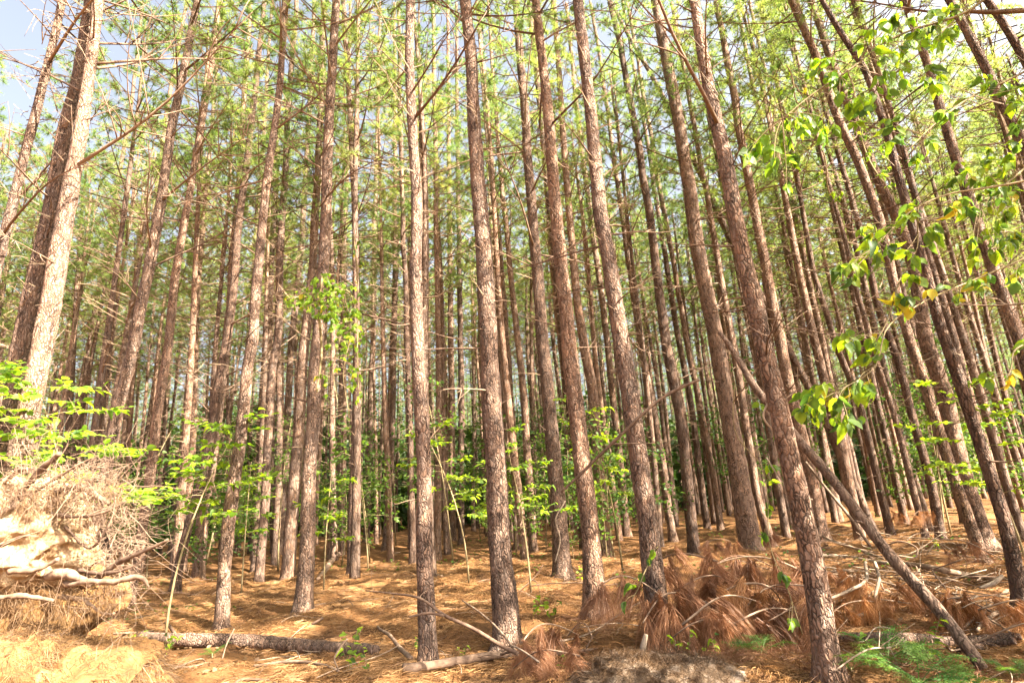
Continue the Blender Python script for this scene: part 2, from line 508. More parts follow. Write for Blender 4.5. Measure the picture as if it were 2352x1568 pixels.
TREES = [
 tr('sunlit pine trunk at the left edge, slanting in front of thin branches', [(-175, 1400, 38), (-60, 900, 34), (0, 600, 30), (35, 450, 27), (75, 300, 25), (120, 100, 22), (145, 0, 20)], lb=16, Y=8.2),
 tr('bright thick pine with a long dark shadow stripe down its right side', [(-118, 1500, 66), (-22, 1100, 61), (44, 784, 57), (74, 650, 53), (112, 500, 47), (151, 300, 39), (173, 200, 34), (205, 0, 27)], lb=14, Y=7.97),
 tr('thickest and brightest pine trunk, rising behind the upturned root mass', [(-45, 1480, 72), (45, 1034, 61), (106, 784, 56), (130, 650, 52), (151, 500, 47), (191, 300, 36), (206, 200, 31), (231, 0, 25)], lb=18, Y=7.7),
 tr('bright pine with a broken forked limb hanging at half height, right of the thickest pair', [(196, 1372, 34), (245, 1084, 30), (270, 934, 31), (310, 784, 30), (360, 500, 27), (395, 300, 22), (430, 125, 20), (452, 0, 17)], lb=14, Y=10.6),
 tr('shaded pine just right of the trunk with the broken forked limb', [(302, 1345, 26), (350, 1060, 24), (385, 784, 22), (400, 650, 21), (435, 450, 18), (465, 300, 15), (492, 100, 12), (505, 0, 10)], lb=12, Y=13.5),
 tr('slanting pale pine, shaded at the foot and sunlit above, crossing another trunk', [(397, 1359, 26), (410, 1284, 24), (435, 1184, 22), (465, 1084, 22), (500, 884, 22), (522, 784, 22), (530, 725, 21), (545, 550, 19), (565, 400, 17), (587, 200, 14), (607, 0, 11)], lb=12),
 tr('straight pine with a pale mossy foot, close behind the slanting pale one', [(457, 1326, 30), (466, 1184, 28), (485, 1084, 27), (510, 884, 24), (528, 700, 21), (548, 450, 17), (560, 250, 13), (575, 0, 9)], lb=10),
 tr('dark purple-brown pine with only its foot lit, standing behind the fallen log', [(507, 1434, 36), (518, 1300, 33), (530, 1184, 32), (551, 1034, 30), (570, 834, 27), (582, 784, 26), (600, 550, 22), (622, 350, 18), (645, 150, 15), (655, 0, 13)], lb=12),
 tr('thin pine in shadow, left one of a close pair behind the straw mound', [(583, 1290, 20), (590, 1184, 19), (606, 1034, 18), (618, 784, 16), (628, 500, 13), (650, 0, 9)], lb=8),
 tr('thin sunlit pine, right one of a close pair behind the straw mound', [(597, 1330, 24), (607, 1184, 22), (616, 984, 21), (624, 834, 20), (636, 784, 19), (645, 550, 17), (660, 300, 14), (682, 0, 11)], lb=12),
 tr('cream coloured fully sunlit pine beside the thick vine-hung trunk', [(662, 1326, 36), (675, 1134, 30), (690, 934, 27), (699, 784, 25), (712, 700, 24), (720, 600, 21), (727, 450, 19), (737, 250, 16), (745, 0, 13)], lb=9),
 tr('thick brown pine wrapped at half height by a clump of yellow-green vine', [(697, 1408, 46), (705, 1234, 37), (715, 1034, 34), (727, 834, 31), (733, 784, 30), (745, 550, 27), (755, 350, 24), (765, 150, 21), (775, 0, 18)], lb=12),
 tr('slim sunlit pine right of the vine clump, with small vine leaves higher up', [(806, 1326, 24), (814, 1084, 20), (821, 784, 18), (816, 500, 15), (804, 250, 13), (789, 0, 11)], lb=14),
 tr('thin dark pine one step right of the slim sunlit one', [(842, 1236, 16), (849, 984, 14), (856, 784, 13), (861, 500, 11), (866, 300, 9), (873, 0, 6)], lb=8),
 tr('thin pine with a sunlit foot between two dark stems', [(886, 1262, 18), (896, 1084, 15), (903, 884, 14), (907, 700, 12), (908, 500, 11), (906, 0, 7)], lb=8),
 tr('thin pine wholly in shadow just left of the tall central trunk', [(949, 1300, 18), (944, 1084, 15), (935, 784, 13), (925, 500, 11), (914, 0, 8)], lb=8),
 tr('tall pinkish brown trunk with a black scorched foot at the front centre', [(982, 1512, 46), (976, 1334, 40), (971, 1084, 35), (963, 784, 31), (955, 500, 27), (946, 250, 23), (939, 0, 19)], lb=11),
 tr('slim straight pine close right of the scorched trunk', [(1004, 1281, 20), (1006, 1034, 15), (1008, 784, 13), (1002, 500, 11), (999, 250, 10), (994, 0, 8)], lb=10),
 tr('stout pine with a green mossy streak at its foot, in the middle', [(1161, 1452, 66), (1151, 1234, 52), (1136, 1034, 47), (1122, 784, 43), (1104, 500, 37), (1089, 250, 31), (1069, 0, 25)], lb=12),
 tr('dark shaded pine right of the mossy-footed one', [(1291, 1328, 44), (1276, 1084, 36), (1259, 884, 31), (1245, 784, 29), (1224, 500, 24), (1204, 250, 20), (1184, 0, 16)], lb=12),
 tr('pine dark on its left and pink on its right, a pale trunk touching behind it', [(1369, 1413, 56), (1354, 1234, 43), (1331, 984, 39), (1306, 784, 35), (1279, 500, 29), (1258, 250, 24), (1231, 0, 19)], lb=12),
 tr('pale sunlit pine touching the back of the dark and pink trunk', [(1391, 1276, 34), (1379, 1134, 28), (1360, 884, 25), (1340, 784, 22), (1326, 700, 20), (1309, 500, 17), (1289, 250, 14), (1271, 0, 12)], lb=10),
 tr('near pine with a few vine leaves at its foot beside brown hanging needles', [(1511, 1468, 60), (1491, 1234, 48), (1459, 984, 43), (1424, 784, 39), (1381, 500, 34), (1354, 250, 29), (1326, 0, 24)], lb=13),
 tr('leaning brown pine with a broken knotty collar at half height', [(1595, 1268, 30), (1578, 1084, 26), (1560, 950, 24), (1529, 784, 24), (1499, 550, 20), (1469, 350, 17), (1429, 125, 14), (1399, 0, 12)], lb=14),
 tr('thin pale pine leaning between two stout dark trunks', [(1655, 1216, 18), (1638, 1084, 15), (1598, 884, 14), (1578, 784, 13), (1519, 450, 11), (1440, 0, 8)], lb=9),
 tr('stout dark plated pine rising out of the brown needle heap', [(1726, 1270, 56), (1690, 1034, 44), (1645, 784, 38), (1598, 550, 34), (1562, 300, 29), (1504, 0, 23)], lb=12),
 tr('slender half-lit pine close behind the stout one in the needle heap', [(1770, 1246, 24), (1738, 1134, 20), (1695, 859, 18), (1650, 600, 15), (1560, 100, 9), (1540, 0, 8)], lb=8),
 tr('nearest large pine, leaning across the front with a thin vine on it', [(1905, 1572, 68), (1878, 1384, 58), (1838, 1184, 52), (1790, 934, 48), (1750, 784, 45), (1708, 600, 40), (1668, 350, 35), (1633, 200, 30), (1598, 0, 25)], lb=12),
 tr('yellowish sunlit pine half hidden behind the nearest large trunk', [(1890, 1256, 42), (1863, 1109, 35), (1820, 934, 31), (1790, 784, 28), (1755, 600, 24), (1690, 250, 18), (1645, 0, 14)], lb=8),
 tr('bent slender pine leaning left across the others, sunlit near its foot', [(2003, 1215, 26), (1948, 1084, 23), (1880, 934, 21), (1828, 834, 20), (1758, 700, 18), (1678, 550, 17), (1598, 375, 14), (1500, 180, 11), (1400, 0, 8)], lb=10),
 tr('lean brown pine whose foot stands right of the dead leaning pole', [(2048, 1228, 24), (2018, 1109, 20), (1978, 934, 18), (1916, 784, 16), (1868, 625, 14), (1838, 450, 12), (1790, 200, 9), (1740, 0, 7)], lb=9),
 tr('thin pine in the sun patch behind the pale stick pile', [(2133, 1247, 20), (2098, 1124, 17), (2048, 934, 15), (2000, 784, 14), (1950, 600, 12), (1900, 400, 10), (1800, 0, 7)], lb=8),
 tr('grey-brown pine, second from the sun patch behind the stick pile', [(2163, 1232, 26), (2138, 1109, 23), (2103, 984, 21), (2058, 809, 20), (2018, 700, 18), (1968, 500, 15), (1868, 150, 11), (1830, 0, 9)], lb=9),
 tr('curved pine lit along its right edge, left of the shaggy dark trunk', [(2263, 1302, 34), (2188, 1084, 29), (2133, 909, 27), (2090, 784, 26), (2048, 640, 25), (2018, 500, 24), (1968, 375, 23), (1928, 275, 22), (1878, 125, 20), (1822, 0, 18)], lb=8),
 tr('broad shaggy dark pine with dead straw caught on its trunk', [(2270, 1265, 60), (2218, 1109, 48), (2168, 909, 44), (2125, 784, 38), (2103, 625, 32), (2068, 525, 28), (2018, 425, 25), (1973, 300, 23), (1908, 125, 20), (1863, 0, 17)], lb=8),
 tr('large brown pine leaning in from the lower right edge', [(2352, 1425, 46), (2308, 1209, 36), (2258, 1034, 33), (2200, 859, 32), (2155, 740, 29), (2100, 560, 25), (2040, 330, 21), (1985, 160, 17), (1885, 0, 14)], lb=10),
 tr('slim pine standing just outside the sun patch, right of the shaggy trunk', [(2330, 1270, 26), (2280, 1100, 23), (2210, 860, 21), (2150, 640, 18), (2060, 300, 14), (1960, 0, 10)], lb=10),
 tr('straight pine passing behind the hanging leafy twigs, upper right', [(2470, 1330, 40), (2352, 800, 33), (2268, 575, 29), (2208, 400, 27), (2163, 275, 25), (2133, 175, 23), (2073, 0, 20)], lb=12),
 tr('upper right edge pine with a knotted bend, grey lichen on its bark', [(2700, 1420, 52), (2480, 700, 38), (2352, 320, 30), (2308, 240, 28), (2268, 160, 26), (2218, 80, 24), (2170, 0, 22)], lb=12),
 tr('pine crossing the extreme upper right corner under a bare horizontal limb', [(2850, 1400, 48), (2500, 420, 28), (2352, 130, 24), (2300, 50, 23), (2265, 0, 22)], lb=6),
]
# thinner trunks seen between the measured ones
EXTRA = [
 tr('slender background pine', [(120, 1262, 20), (185, 900, 17), (240, 600, 14), (300, 250, 10), (330, 0, 7)]),
 tr('', [(250, 1262, 18), (290, 1000, 17), (345, 560, 14), (385, 250, 11), (430, 0, 8)]),
 tr('', [(395, 1262, 16), (430, 900, 14), (470, 500, 11), (510, 0, 7)]),
 tr('', [(545, 1262, 16), (560, 900, 13), (600, 400, 10), (625, 0, 7)]),
 tr('', [(640, 1272, 20), (655, 1084, 18), (668, 784, 16), (690, 600, 15), (708, 300, 12), (722, 0, 9)]),
 tr('', [(778, 1255, 16), (785, 784, 12), (800, 300, 8), (805, 0, 6)]),
 tr('', [(1040, 1240, 18), (1036, 784, 14), (1030, 300, 9), (1028, 0, 7)]),
 tr('', [(1060, 1245, 16), (1058, 784, 13), (1050, 300, 9), (1048, 0, 6)]),
 tr('', [(1190, 1258, 20), (1172, 900, 16), (1150, 600, 13), (1110, 150, 9), (1095, 0, 8)]),
 tr('', [(1225, 1262, 22), (1205, 934, 17), (1180, 700, 14), (1150, 400, 11), (1120, 0, 7)]),
 tr('', [(1330, 1240, 20), (1300, 900, 17), (1270, 600, 14), (1235, 200, 10), (1222, 0, 8)]),
 tr('', [(1345, 1262, 24), (1315, 1000, 21), (1285, 700, 18), (1250, 350, 13), (1215, 0, 9)]),
 tr('', [(1440, 1230, 20), (1410, 934, 17), (1385, 700, 15), (1330, 300, 11), (1300, 0, 8)]),
 tr('', [(1545, 1235, 20), (1520, 1050, 17), (1470, 784, 15), (1430, 500, 12), (1380, 150, 9), (1355, 0, 7)]),
 tr('', [(1625, 1215, 18), (1590, 950, 15), (1545, 700, 13), (1490, 350, 10), (1430, 0, 7)]),
 tr('', [(1930, 1200, 20), (1890, 1000, 18), (1840, 750, 15), (1770, 400, 11), (1690, 0, 8)]),
 tr('', [(1975, 1200, 20), (1925, 960, 18), (1870, 700, 15), (1800, 350, 11), (1720, 0, 8)]),
 tr('', [(2080, 1200, 20), (2030, 980, 18), (1965, 700, 15), (1890, 380, 12), (1790, 0, 8)]),
 tr('', [(2215, 1200, 22), (2150, 960, 20), (2090, 730, 17), (2010, 400, 13), (1900, 0, 9)]),
 tr('', [(2310, 1210, 24), (2250, 980, 21), (2190, 760, 18), (2100, 450, 14), (1980, 60, 10)]),
]


def trunk_geo(pts, Y, H, seed, ns, dz):
    W = []
    for (x, y, w) in pts:
        p = atY(x, y, Y); c_ = p[1] / math.hypot(p[0], p[1]); W.append((p, w * .49 * c_ * depth(p) / F))
    P = A([p for p, r in W]); R = A([r for p, r in W])
    z0 = float(hz(P[0, 0], P[0, 1]))
    # extend below ground and above the frame
    d = (P[1] - P[0]) / max(P[1, 2] - P[0, 2], .1)
    zb = z0 - .3
    P = np.vstack([P[0] + d * (zb - P[0, 2]), P]); R = np.r_[R[0], R]
    d = (P[-1] - P[-3]) / (P[-1, 2] - P[-3, 2])
    if P[-1, 2] < H - 1:
        k = A([.35, .7, 1.])
        ext = P[-1] + d * ((H - P[-1, 2]) * k)[:, None] * A([.75, .75, 1]); r1 = R[-1]
        P = np.vstack([P, ext]); R = np.r_[R, r1 * .72, r1 * .42, .012]
    z = P[:, 2]; o = np.argsort(z); z = z[o]; P = P[o]; R = R[o]
    zz = np.arange(zb, z[-1], dz)
    C = np.stack([np.interp(zz, z, P[:, 0]), np.interp(zz, z, P[:, 1]), zz], -1)
    kk = max(3, int(.5 / dz)) | 1; ker = np.hanning(kk + 2)[1:-1]; ker /= ker.sum()
    for c in (0, 1):
        pad = np.r_[2 * C[0, c] - C[kk // 2:0:-1, c], C[:, c], 2 * C[-1, c] - C[-2:-kk // 2 - 1:-1, c]]
        C[:, c] = np.convolve(pad, ker, 'valid')[:len(zz)]
    Rr = np.interp(zz, z, R); h = zz - z0
    C[:, 0] += .02 * vnoise(np.stack([zz * .9, zz * 0 + seed, zz * 0], -1), 1)
    C[:, 1] += .05 * vnoise(np.stack([zz * .5, zz * 0 + seed, zz * 0 + 5], -1), 2)
    Rr = Rr * (1 + .18 * np.exp(-np.maximum(h, 0) / .12)) * (1 + .035 * vnoise(np.stack([zz * 2.5, zz * 0 + seed, zz * 0], -1), 3))
    base = A([np.interp(z0, zz, C[:, 0]), np.interp(z0, zz, C[:, 1]), z0])
    V, T = tubes(C, Rr, ns)
    Cr = np.repeat(C, ns, 0); nrm = norm(V - Cr); rr = np.repeat(Rr, ns)
    q = np.stack([nrm[:, 0] * rr, nrm[:, 1] * rr, V[:, 2]], -1)
    ridg = 1 - np.abs(fbm(q * A([26, 26, 8]) + seed * 3.1, 2)) * 1.2
    lump = vnoise(q * A([9, 9, 4]) + seed, 5)
    V = V + nrm * (rr * (.085 * (ridg - .6) + .05 * lump))[:, None]
    # root flare
    th = np.arctan2(nrm[:, 1], nrm[:, 0]); hh = np.maximum(V[:, 2] - z0, 0)
    V = V + nrm * (rr * .16 * np.exp(-hh / .14) * (1 + np.sin(th * 4 + seed)))[:, None]
    return V - base, T, base, C, Rr


MEAS = []


def add_tree(label, pts, k, idx, near=True, group=None):
    x, y, w = pts[0]
    Y = k.get('Y') or gnd(x, y)[1]
    Y = min(Y, 34.)
    H = rng.uniform(16.5, 18.5)
    p0 = atY(x, y, Y)
    close = Y < 9.5
    V, T, base, C, R = trunk_geo(pts, Y, H, idx + 1, 36 if close else (20 if Y < 16 else 12), .035 if close else (.08 if Y < 16 else .2))
    root = thing('pine_tree', base, label, 'pine tree', group)
    link('trunk', mesh('trunk', V, T, M_BARK if Y < 16 else M_BARK_FAR_SHADED), root)
    MEAS.append((base[0], base[1]))

    def on(h):
        return A([np.interp(h, C[:, 2], C[:, 0]), np.interp(h, C[:, 2], C[:, 1]), h]), float(np.interp(h, C[:, 2], R))
    nb = k.get('lb', 8)
    for b in range(nb if near else 0):
        lo = rng.random() < .3
        h = rng.uniform(1.4, 4.5) if lo else rng.uniform(3.5, 10.5)
        c, r = on(h); az = rng.uniform(0, 6.283)
        me = BR[STUB[rng.integers(4)]] if lo or rng.random() < (.4 if close else .25) else BR[([2, 3, 6, 7, 4, 1, 3, 5] if close and x > 300 else LONG)[rng.integers(8)]]
        o = link('branch', me, root, tuple(c - base + A([math.cos(az), math.sin(az), 0]) * r * .8))
        s = rng.uniform(.75, 1.15); o.scale = (s, s, s)
        o.rotation_euler = (rng.uniform(-3, 3), -rng.uniform(-.1, .45), az)
    dd = link('dead_branches', FD[idx % 6], root, kind='stuff')
    c5, _ = on(2.5); c9, _ = on(11.)
    sl = (c9 - c5) / 8.5
    q_ = .62 if close else .9
    sh = Matrix(((q_, 0, sl[0], c5[0] - base[0] - sl[0] * (2.5 - base[2])), (0, q_, sl[1], c5[1] - base[1] - sl[1] * (2.5 - base[2])), (0, 0, 1, 0), (0, 0, 0, 1)))
    dd.matrix_local = Matrix.Rotation(0, 4, 'Z') @ sh
    hc = H - 7.2
    c, r = on(hc); c2, _ = on(H - .3)
    cr = link('crown', CROWNS[idx % 5], root, tuple(c - base), kind='stuff')
    q = Vector(tuple(c2 - c)).to_track_quat('Z', 'Y'); cr.rotation_mode = 'QUATERNION'
    from mathutils import Quaternion
    cr.rotation_quaternion = q @ Quaternion((0, 0, 1), idx * 1.7)
    return root, on, base


TR = []
SLIM = ['slim pine rising behind the root mass sapling near the left edge',
        'slim dim pine just behind the bright pine with the forked limb',
        'slim pine in the gap left of the slanting pale pine',
        'slim pine leaning in the gap right of the dark purple-brown pine',
        'shaded pine touching the left side of the vine-hung trunk',
        'slim pine between the vine-hung trunk and the slim sunlit pine',
        'slim pine, left one of two in the gap left of the mossy-footed pine',
        'slim pine, right one of two in the gap left of the mossy-footed pine',
        'slim brown pine immediately right of the mossy-footed pine',
        'slim pine midway between the mossy-footed and dark shaded pines',
        'slim pine seen just left of the dark and pink trunk',
        'shaded pine squeezed between the dark shaded and the dark and pink trunks',
        'slim pine in the gap left of the leafy-footed near pine',
        'slim pine right behind the upper half of the leafy-footed near pine',
        'slim pine just left of the thin pale leaning one',
        'slim pine right of the nearest large trunk, left of its neighbour',
        'slim pine just left of the bent slender leaning one',
        'slim pine behind the middle of the sun patch at the right',
        'slim pine just left of the curved pine lit along its edge',
        'slim pine behind the large brown pine at the right edge']
for n, (lab, pts, k) in enumerate(TREES):
    TR.append(add_tree(lab, pts, k, n))
for n, (lab, pts, k) in enumerate(EXTRA):
    add_tree(SLIM[n], pts, k, n + 60, False, 'slim pines between the front trunks')

# ------------------------------------------------------------------ the rows behind
cnt = 0
Y = 14.5
protos = []
spots = []
while Y < 62:
    sp = 2.3
    xs = np.arange(-Y * 1.02 - 3, Y * 1.02 + 3, sp)
    for x in xs:
        px = x + rng.uniform(-.8, .8); py = Y + rng.uniform(-.9, .9)
        if min((px - a) ** 2 + (py - b) ** 2 for a, b in MEAS) < 1.5 ** 2: continue
        if abs(px) > py * 1.0 + 2.5: continue
        if py < 19 and px < py * .35 and rng.random() < .45: continue
        spots.append((px, py))
    Y += 2.35
spots.sort(key=lambda s: s[1])
FAR_N = 285


def far_tree(px, py, label, group, k):
    z = float(hz(px, py))
    root = thing('pine_tree', (px, py, z), label, 'pine tree', group)
    s = rng.uniform(.88, 1.1); th = rng.uniform(.85, 1.35)
    root.rotation_euler = (rng.normal() * .018, rng.normal() * .022 + .01, rng.uniform(0, 6.28))
    root.scale = (1, 1, s)
    i = k % 6; f = FT[i]
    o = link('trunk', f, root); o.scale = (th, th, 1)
    link('dead_branches', FD[(k * 5 + 1) % 6], root, kind='stuff')
    hc = FT_H - 7.3; tb = f['top']
    c = link('crown', CROWNS[(k * 3) % 5], root, (tb[0] * .5, tb[1] * .5, hc), kind='stuff'); c.rotation_euler = (0, 0, k * 1.3)
    c.scale = (1.05, 1.05, 1)
    return root


REFS = [(-900, 'the left picture edge'), (30, 'the thickest bright pine'), (232, 'the pine with the forked limb'), (534, 'the dark purple-brown pine'), (711, 'the vine-hung brown pine'),
        (972, 'the scorched-footed trunk'), (1146, 'the mossy-footed pine'), (1346, 'the dark and pink trunk'), (1482, 'the leafy-footed near pine'), (1707, 'the stout plated pine'),
        (1832, 'the nearest large trunk'), (2005, 'the lean brown pine'), (2235, 'the shaggy dark pine'), (9000, 'the right picture edge')]
MINV = np.linalg.inv(MW)


def px_of(p):
    c = MINV @ (A(p) - CAM); return 1176 - F * c[0] / c[2]


MID = 22.5
gap = {}
for k, (px, py) in enumerate(spots[:FAR_N]):
    if py < MID:
        X = px_of((px, py, EYE)); g = max(i for i in range(len(REFS) - 1) if X >= REFS[i][0] or i == 0); gap.setdefault(g, []).append((X, k))
LAB = {}
ORD = ['first', 'second', 'third', 'fourth', 'fifth', 'sixth', 'seventh', 'eighth', 'ninth', 'tenth', 'eleventh', 'twelfth']
for g, L_ in gap.items():
    L_.sort(); a_, b_ = REFS[g][1], REFS[g + 1][1]
    for i, (X, k) in enumerate(L_):
        LAB[k] = ('only' if len(L_) == 1 else ORD[min(i, 11)]) + ' middle-distance pine right of ' + a_
for k, (px, py) in enumerate(spots[:FAR_N]):
    if k in LAB: far_tree(px, py, LAB[k], 'middle-distance pines', k)
    else: far_tree(px, py, 'slender pine of the dense far rows behind all the nearer trunks', 'pines in the far rows', k)
# beyond: the wood reads as one mass
m = MB()
tz = np.linspace(0, 1, 9)
Ps = []; Rs = []; Cn = []
rest = spots[FAR_N:] + [(rng.uniform(-75, 75), rng.uniform(58, 85)) for _ in range(420)]
for (px, py) in rest:
    H = rng.uniform(15, 19); z = float(hz(px, py)) - .3
    Ps.append(np.stack([px + rng.normal() * .3 * tz, py + 0 * tz, z + H * tz], -1)); Rs.append(.13 * (1 - .8 * tz))
    kk = 64
    hh = H * (.32 + .68 * rng.random(kk) ** .8); rr = 2.1 * np.sqrt(rng.random(kk)) * (1.15 - hh / H); aa = rng.random(kk) * 6.28
    Cn.append(np.stack([px + rr * np.cos(aa), py + rr * np.sin(aa), z + hh], -1))
V, T = tubes(A(Ps), A(Rs), 6); m.add(V, T, 1)
Cn = np.concatenate(Cn)
V, T = tuft_needles(Cn, np.tile(A([[0, 0, 1.]]), (len(Cn), 1)), 9, .42, .035, 1.); m.add(V, T, 0)
link('distant_woods', m.build('distant_woods', M_NEEDLE, M_BARK_FAR_SHADED, smooth=False), kind='stuff')

# trees of the same stand outside the frame on the right, whose shade reaches in
for k, (px, py) in enumerate([(7.6, 5.2), (9.8, 2.6), (12.4, 5.6), (10.8, 8.2), (15.5, 8.5), (16.2, 4.0), (18.5, 11.5), (19.5, 7.0), (12.2, -2.4), (15.6, -1.8), (14.2, -5.2), (18.5, .4), (17.4, 9.6), (24, 13), (19.5, 13.6), (21.5, 2.0), (22.0, 10.0), (21, 14)]):
    far_tree(px, py, 'pine of the same stand continuing to the right', 'pines continuing to the right', k + 3)

# ------------------------------------------------------------------ sticks, poles and logs
def smooth_line(P, R, n, wob=.01, seed=0):
    P = A(P, float); R = A(R, float)
    d = np.r_[0, np.cumsum(np.linalg.norm(np.diff(P, axis=0), axis=1))]
    t = np.linspace(0, d[-1], n)
    # Catmull-Rom through the points
    out = []
    m = np.gradient(P, d, axis=0) if len(P) > 2 else np.repeat([(P[-1] - P[0]) / d[-1]], 2, 0)
    for s in t:
        i = min(max(np.searchsorted(d, s) - 1, 0), len(P) - 2); h = d[i + 1] - d[i]; u = (s - d[i]) / h
        out.append((2 * u**3 - 3 * u**2 + 1) * P[i] + (u**3 - 2 * u**2 + u) * h * m[i] + (-2 * u**3 + 3 * u**2) * P[i + 1] + (u**3 - u**2) * h * m[i + 1])
    C = A(out); Rr = np.interp(t, d, R)
    L = d[-1]
    for c in range(3):
        C[:, c] += wob * L * vnoise(np.stack([t * 3 / max(L, .5), t * 0 + seed * 1.7, t * 0 + c * 9.1], -1), 21) * np.sin(np.pi * np.clip(t / L, 0, 1)) ** .5
    return C, Rr


def px_line(pts, lift=.02, Y=None):
    P = []; R = []
    for p in pts:
        x, y, w = p[:3]
        if len(p) > 3: q = atY(x, y, p[3])
        elif Y is not None: q = atY(x, y, Y)
        else:
            q = gnd(x, y)
            for _ in range(3): q = gnd(x, y, float(hz(q[0], q[1])) + lift)
        P.append(q); R.append(w * .5 * depth(q) / F)
    return P, R


def stick(name, label, cat, pts, mat, Y=None, lift=.02, ns=6, n=22, wob=.02, group=None, twigs=0, seed=0, rough=0.):
    P, R = px_line(pts, lift, Y)
    C, Rr = smooth_line(P, R, n, wob, seed)
    base = C[0].copy(); m = MB()
    V, T = tubes(C, Rr, ns)
    if rough:
        Cr = np.repeat(C, ns, 0); nr = norm(V - Cr)
        V = V + nr * (rough * fbm(V * 14 + seed, 3))[:, None]
    root = thing(name, base, label, cat, group)
    m.add(V - base, T)
    root_mesh = m.build('stem' if twigs else name, mat)
    if not twigs:
        root.name = 'x'; o = bpy.data.objects.new(name, root_mesh); col.objects.link(o); o.location = root.location
        for k_ in ('label', 'category', 'group'):
            if k_ in root.keys() and root[k_]: o[k_] = root[k_]
        bpy.data.objects.remove(root); return o, C, Rr
    link('stem', root_mesh, root)
    tt = np.linspace(0, 1, 7)
    for k in range(twigs):
        f = rng.uniform(.25, .97); i = int(f * (n - 1)); l = rng.uniform(.12, .4)
        dr = norm(norm(C[-1] - C[0]) + rng.normal(size=3) * .8 + A([0, 0, .3]))
        Q = C[i] - base + dr * (l * tt)[:, None] + rng.normal(size=3) * (.3 * l * tt ** 2)[:, None]
        V, T = tubes(Q, np.maximum(Rr[i] * .45 * (1 - .8 * tt), .0018), 4)
        link('twig', mesh('twig', V, T, mat), root)
    return root, C, Rr


FB = 'fallen_branch'
stick('leaning_pole', 'dead bare pole leaning far left from the lower right corner behind the nearest trunk', 'dead tree',
      [(2258, 1535, 22, 5.55), (2232, 1500, 27, 5.6), (2180, 1430, 27, 5.75), (2040, 1270, 26, 6.1), (1900, 1085, 21, 6.45), (1820, 990, 20, 6.6), (1740, 895, 17, 6.8), (1680, 800, 12, 7.0), (1652, 762, 8, 7.05)], M_POLE, n=80, ns=14, wob=.004, rough=.006, twigs=3)
stick('leaning_pole', 'thin pale stick leaning parallel behind the dead leaning pole', 'dead tree',
      [(2000, 1255, 7, 7.4), (1950, 1185, 7, 7.5), (1902, 1125, 6, 7.6), (1850, 1060, 5, 7.7)], M_GREYWOOD, n=24, wob=.006)
stick('fallen_log', 'bark-covered log lying across the lower left floor in front of the dark purple trunk', 'log',
      [(325, 1462, 24), (420, 1470, 29), (560, 1474, 31), (700, 1484, 33), (790, 1490, 30), (862, 1492, 24)], M_BARK, lift=.07, ns=18, n=90, wob=.004, rough=.008)
stick(FB, 'forked grey branch lying at the bottom centre in front of the scorched trunk', 'branch',
      [(925, 1535, 22), (1060, 1519, 19), (1185, 1503, 17), (1260, 1502, 14), (1330, 1494, 8), (1400, 1487, 4)], M_DEADWOOD, lift=.05, n=40, ns=10, wob=.01, rough=.003, twigs=2)
stick(FB, 'thin curved branch rising from the bottom fork to the scorched trunk', 'branch',
      [(1190, 1500, 11, 6.05), (1150, 1480, 10, 6.1), (1090, 1445, 9, 6.2), (1020, 1412, 8, 6.3), (975, 1378, 6, 6.35), (900, 1362, 4, 6.6), (840, 1356, 3, 6.9)], M_DEADWOOD, n=40, wob=.006, twigs=3)
stick(FB, 'short stub of branch crossing in front of the scorched trunk at knee height', 'branch',
      [(1020, 1413, 7, 6.25), (985, 1408, 7, 6.2), (940, 1416, 5, 6.15)], M_DEADWOOD, n=14, wob=.01)
stick(FB, 'slim bare branch slanting down to the fork beside the mossy-footed pine', 'branch',
      [(1190, 1500, 6, 6.1), (1155, 1455, 5, 6.3), (1110, 1410, 4, 6.5), (1062, 1378, 3, 6.7)], M_GREYWOOD, n=24, wob=.015)
stick(FB, 'rotting limb reaching from the log end to the bottom fork', 'branch',
      [(868, 1438, 5), (900, 1462, 8), (945, 1512, 12)], M_DEADWOOD, lift=.05, n=20, rough=.004)
stick(FB, 'long snagged branch slanting up in front of the dark and pink trunk', 'branch',
      [(1289, 1130, 5, 7.2), (1360, 1065, 8, 7.1), (1429, 999, 8, 7.), (1475, 953, 7, 6.95), (1530, 908, 8, 6.9), (1568, 888, 8, 6.9), (1606, 872, 7, 6.9)], M_DEADWOOD, n=40, wob=.006, twigs=4)
stick(FB, 'bare horizontal limb crossing the upper right corner', 'branch',
      [(2222, 27, 9, 4.6), (2290, 30, 11, 4.6), (2360, 24, 13, 4.6), (2450, 20, 14, 4.6)], M_DEADWOOD, n=20, wob=.006)
stick(FB, 'pale straight twig slanting across the vine clump trunk at eye level', 'branch',
      [(768, 862, 4, 9.), (830, 852, 4, 9.), (905, 838, 3, 9.)], M_GREYWOOD, n=20, wob=.01)
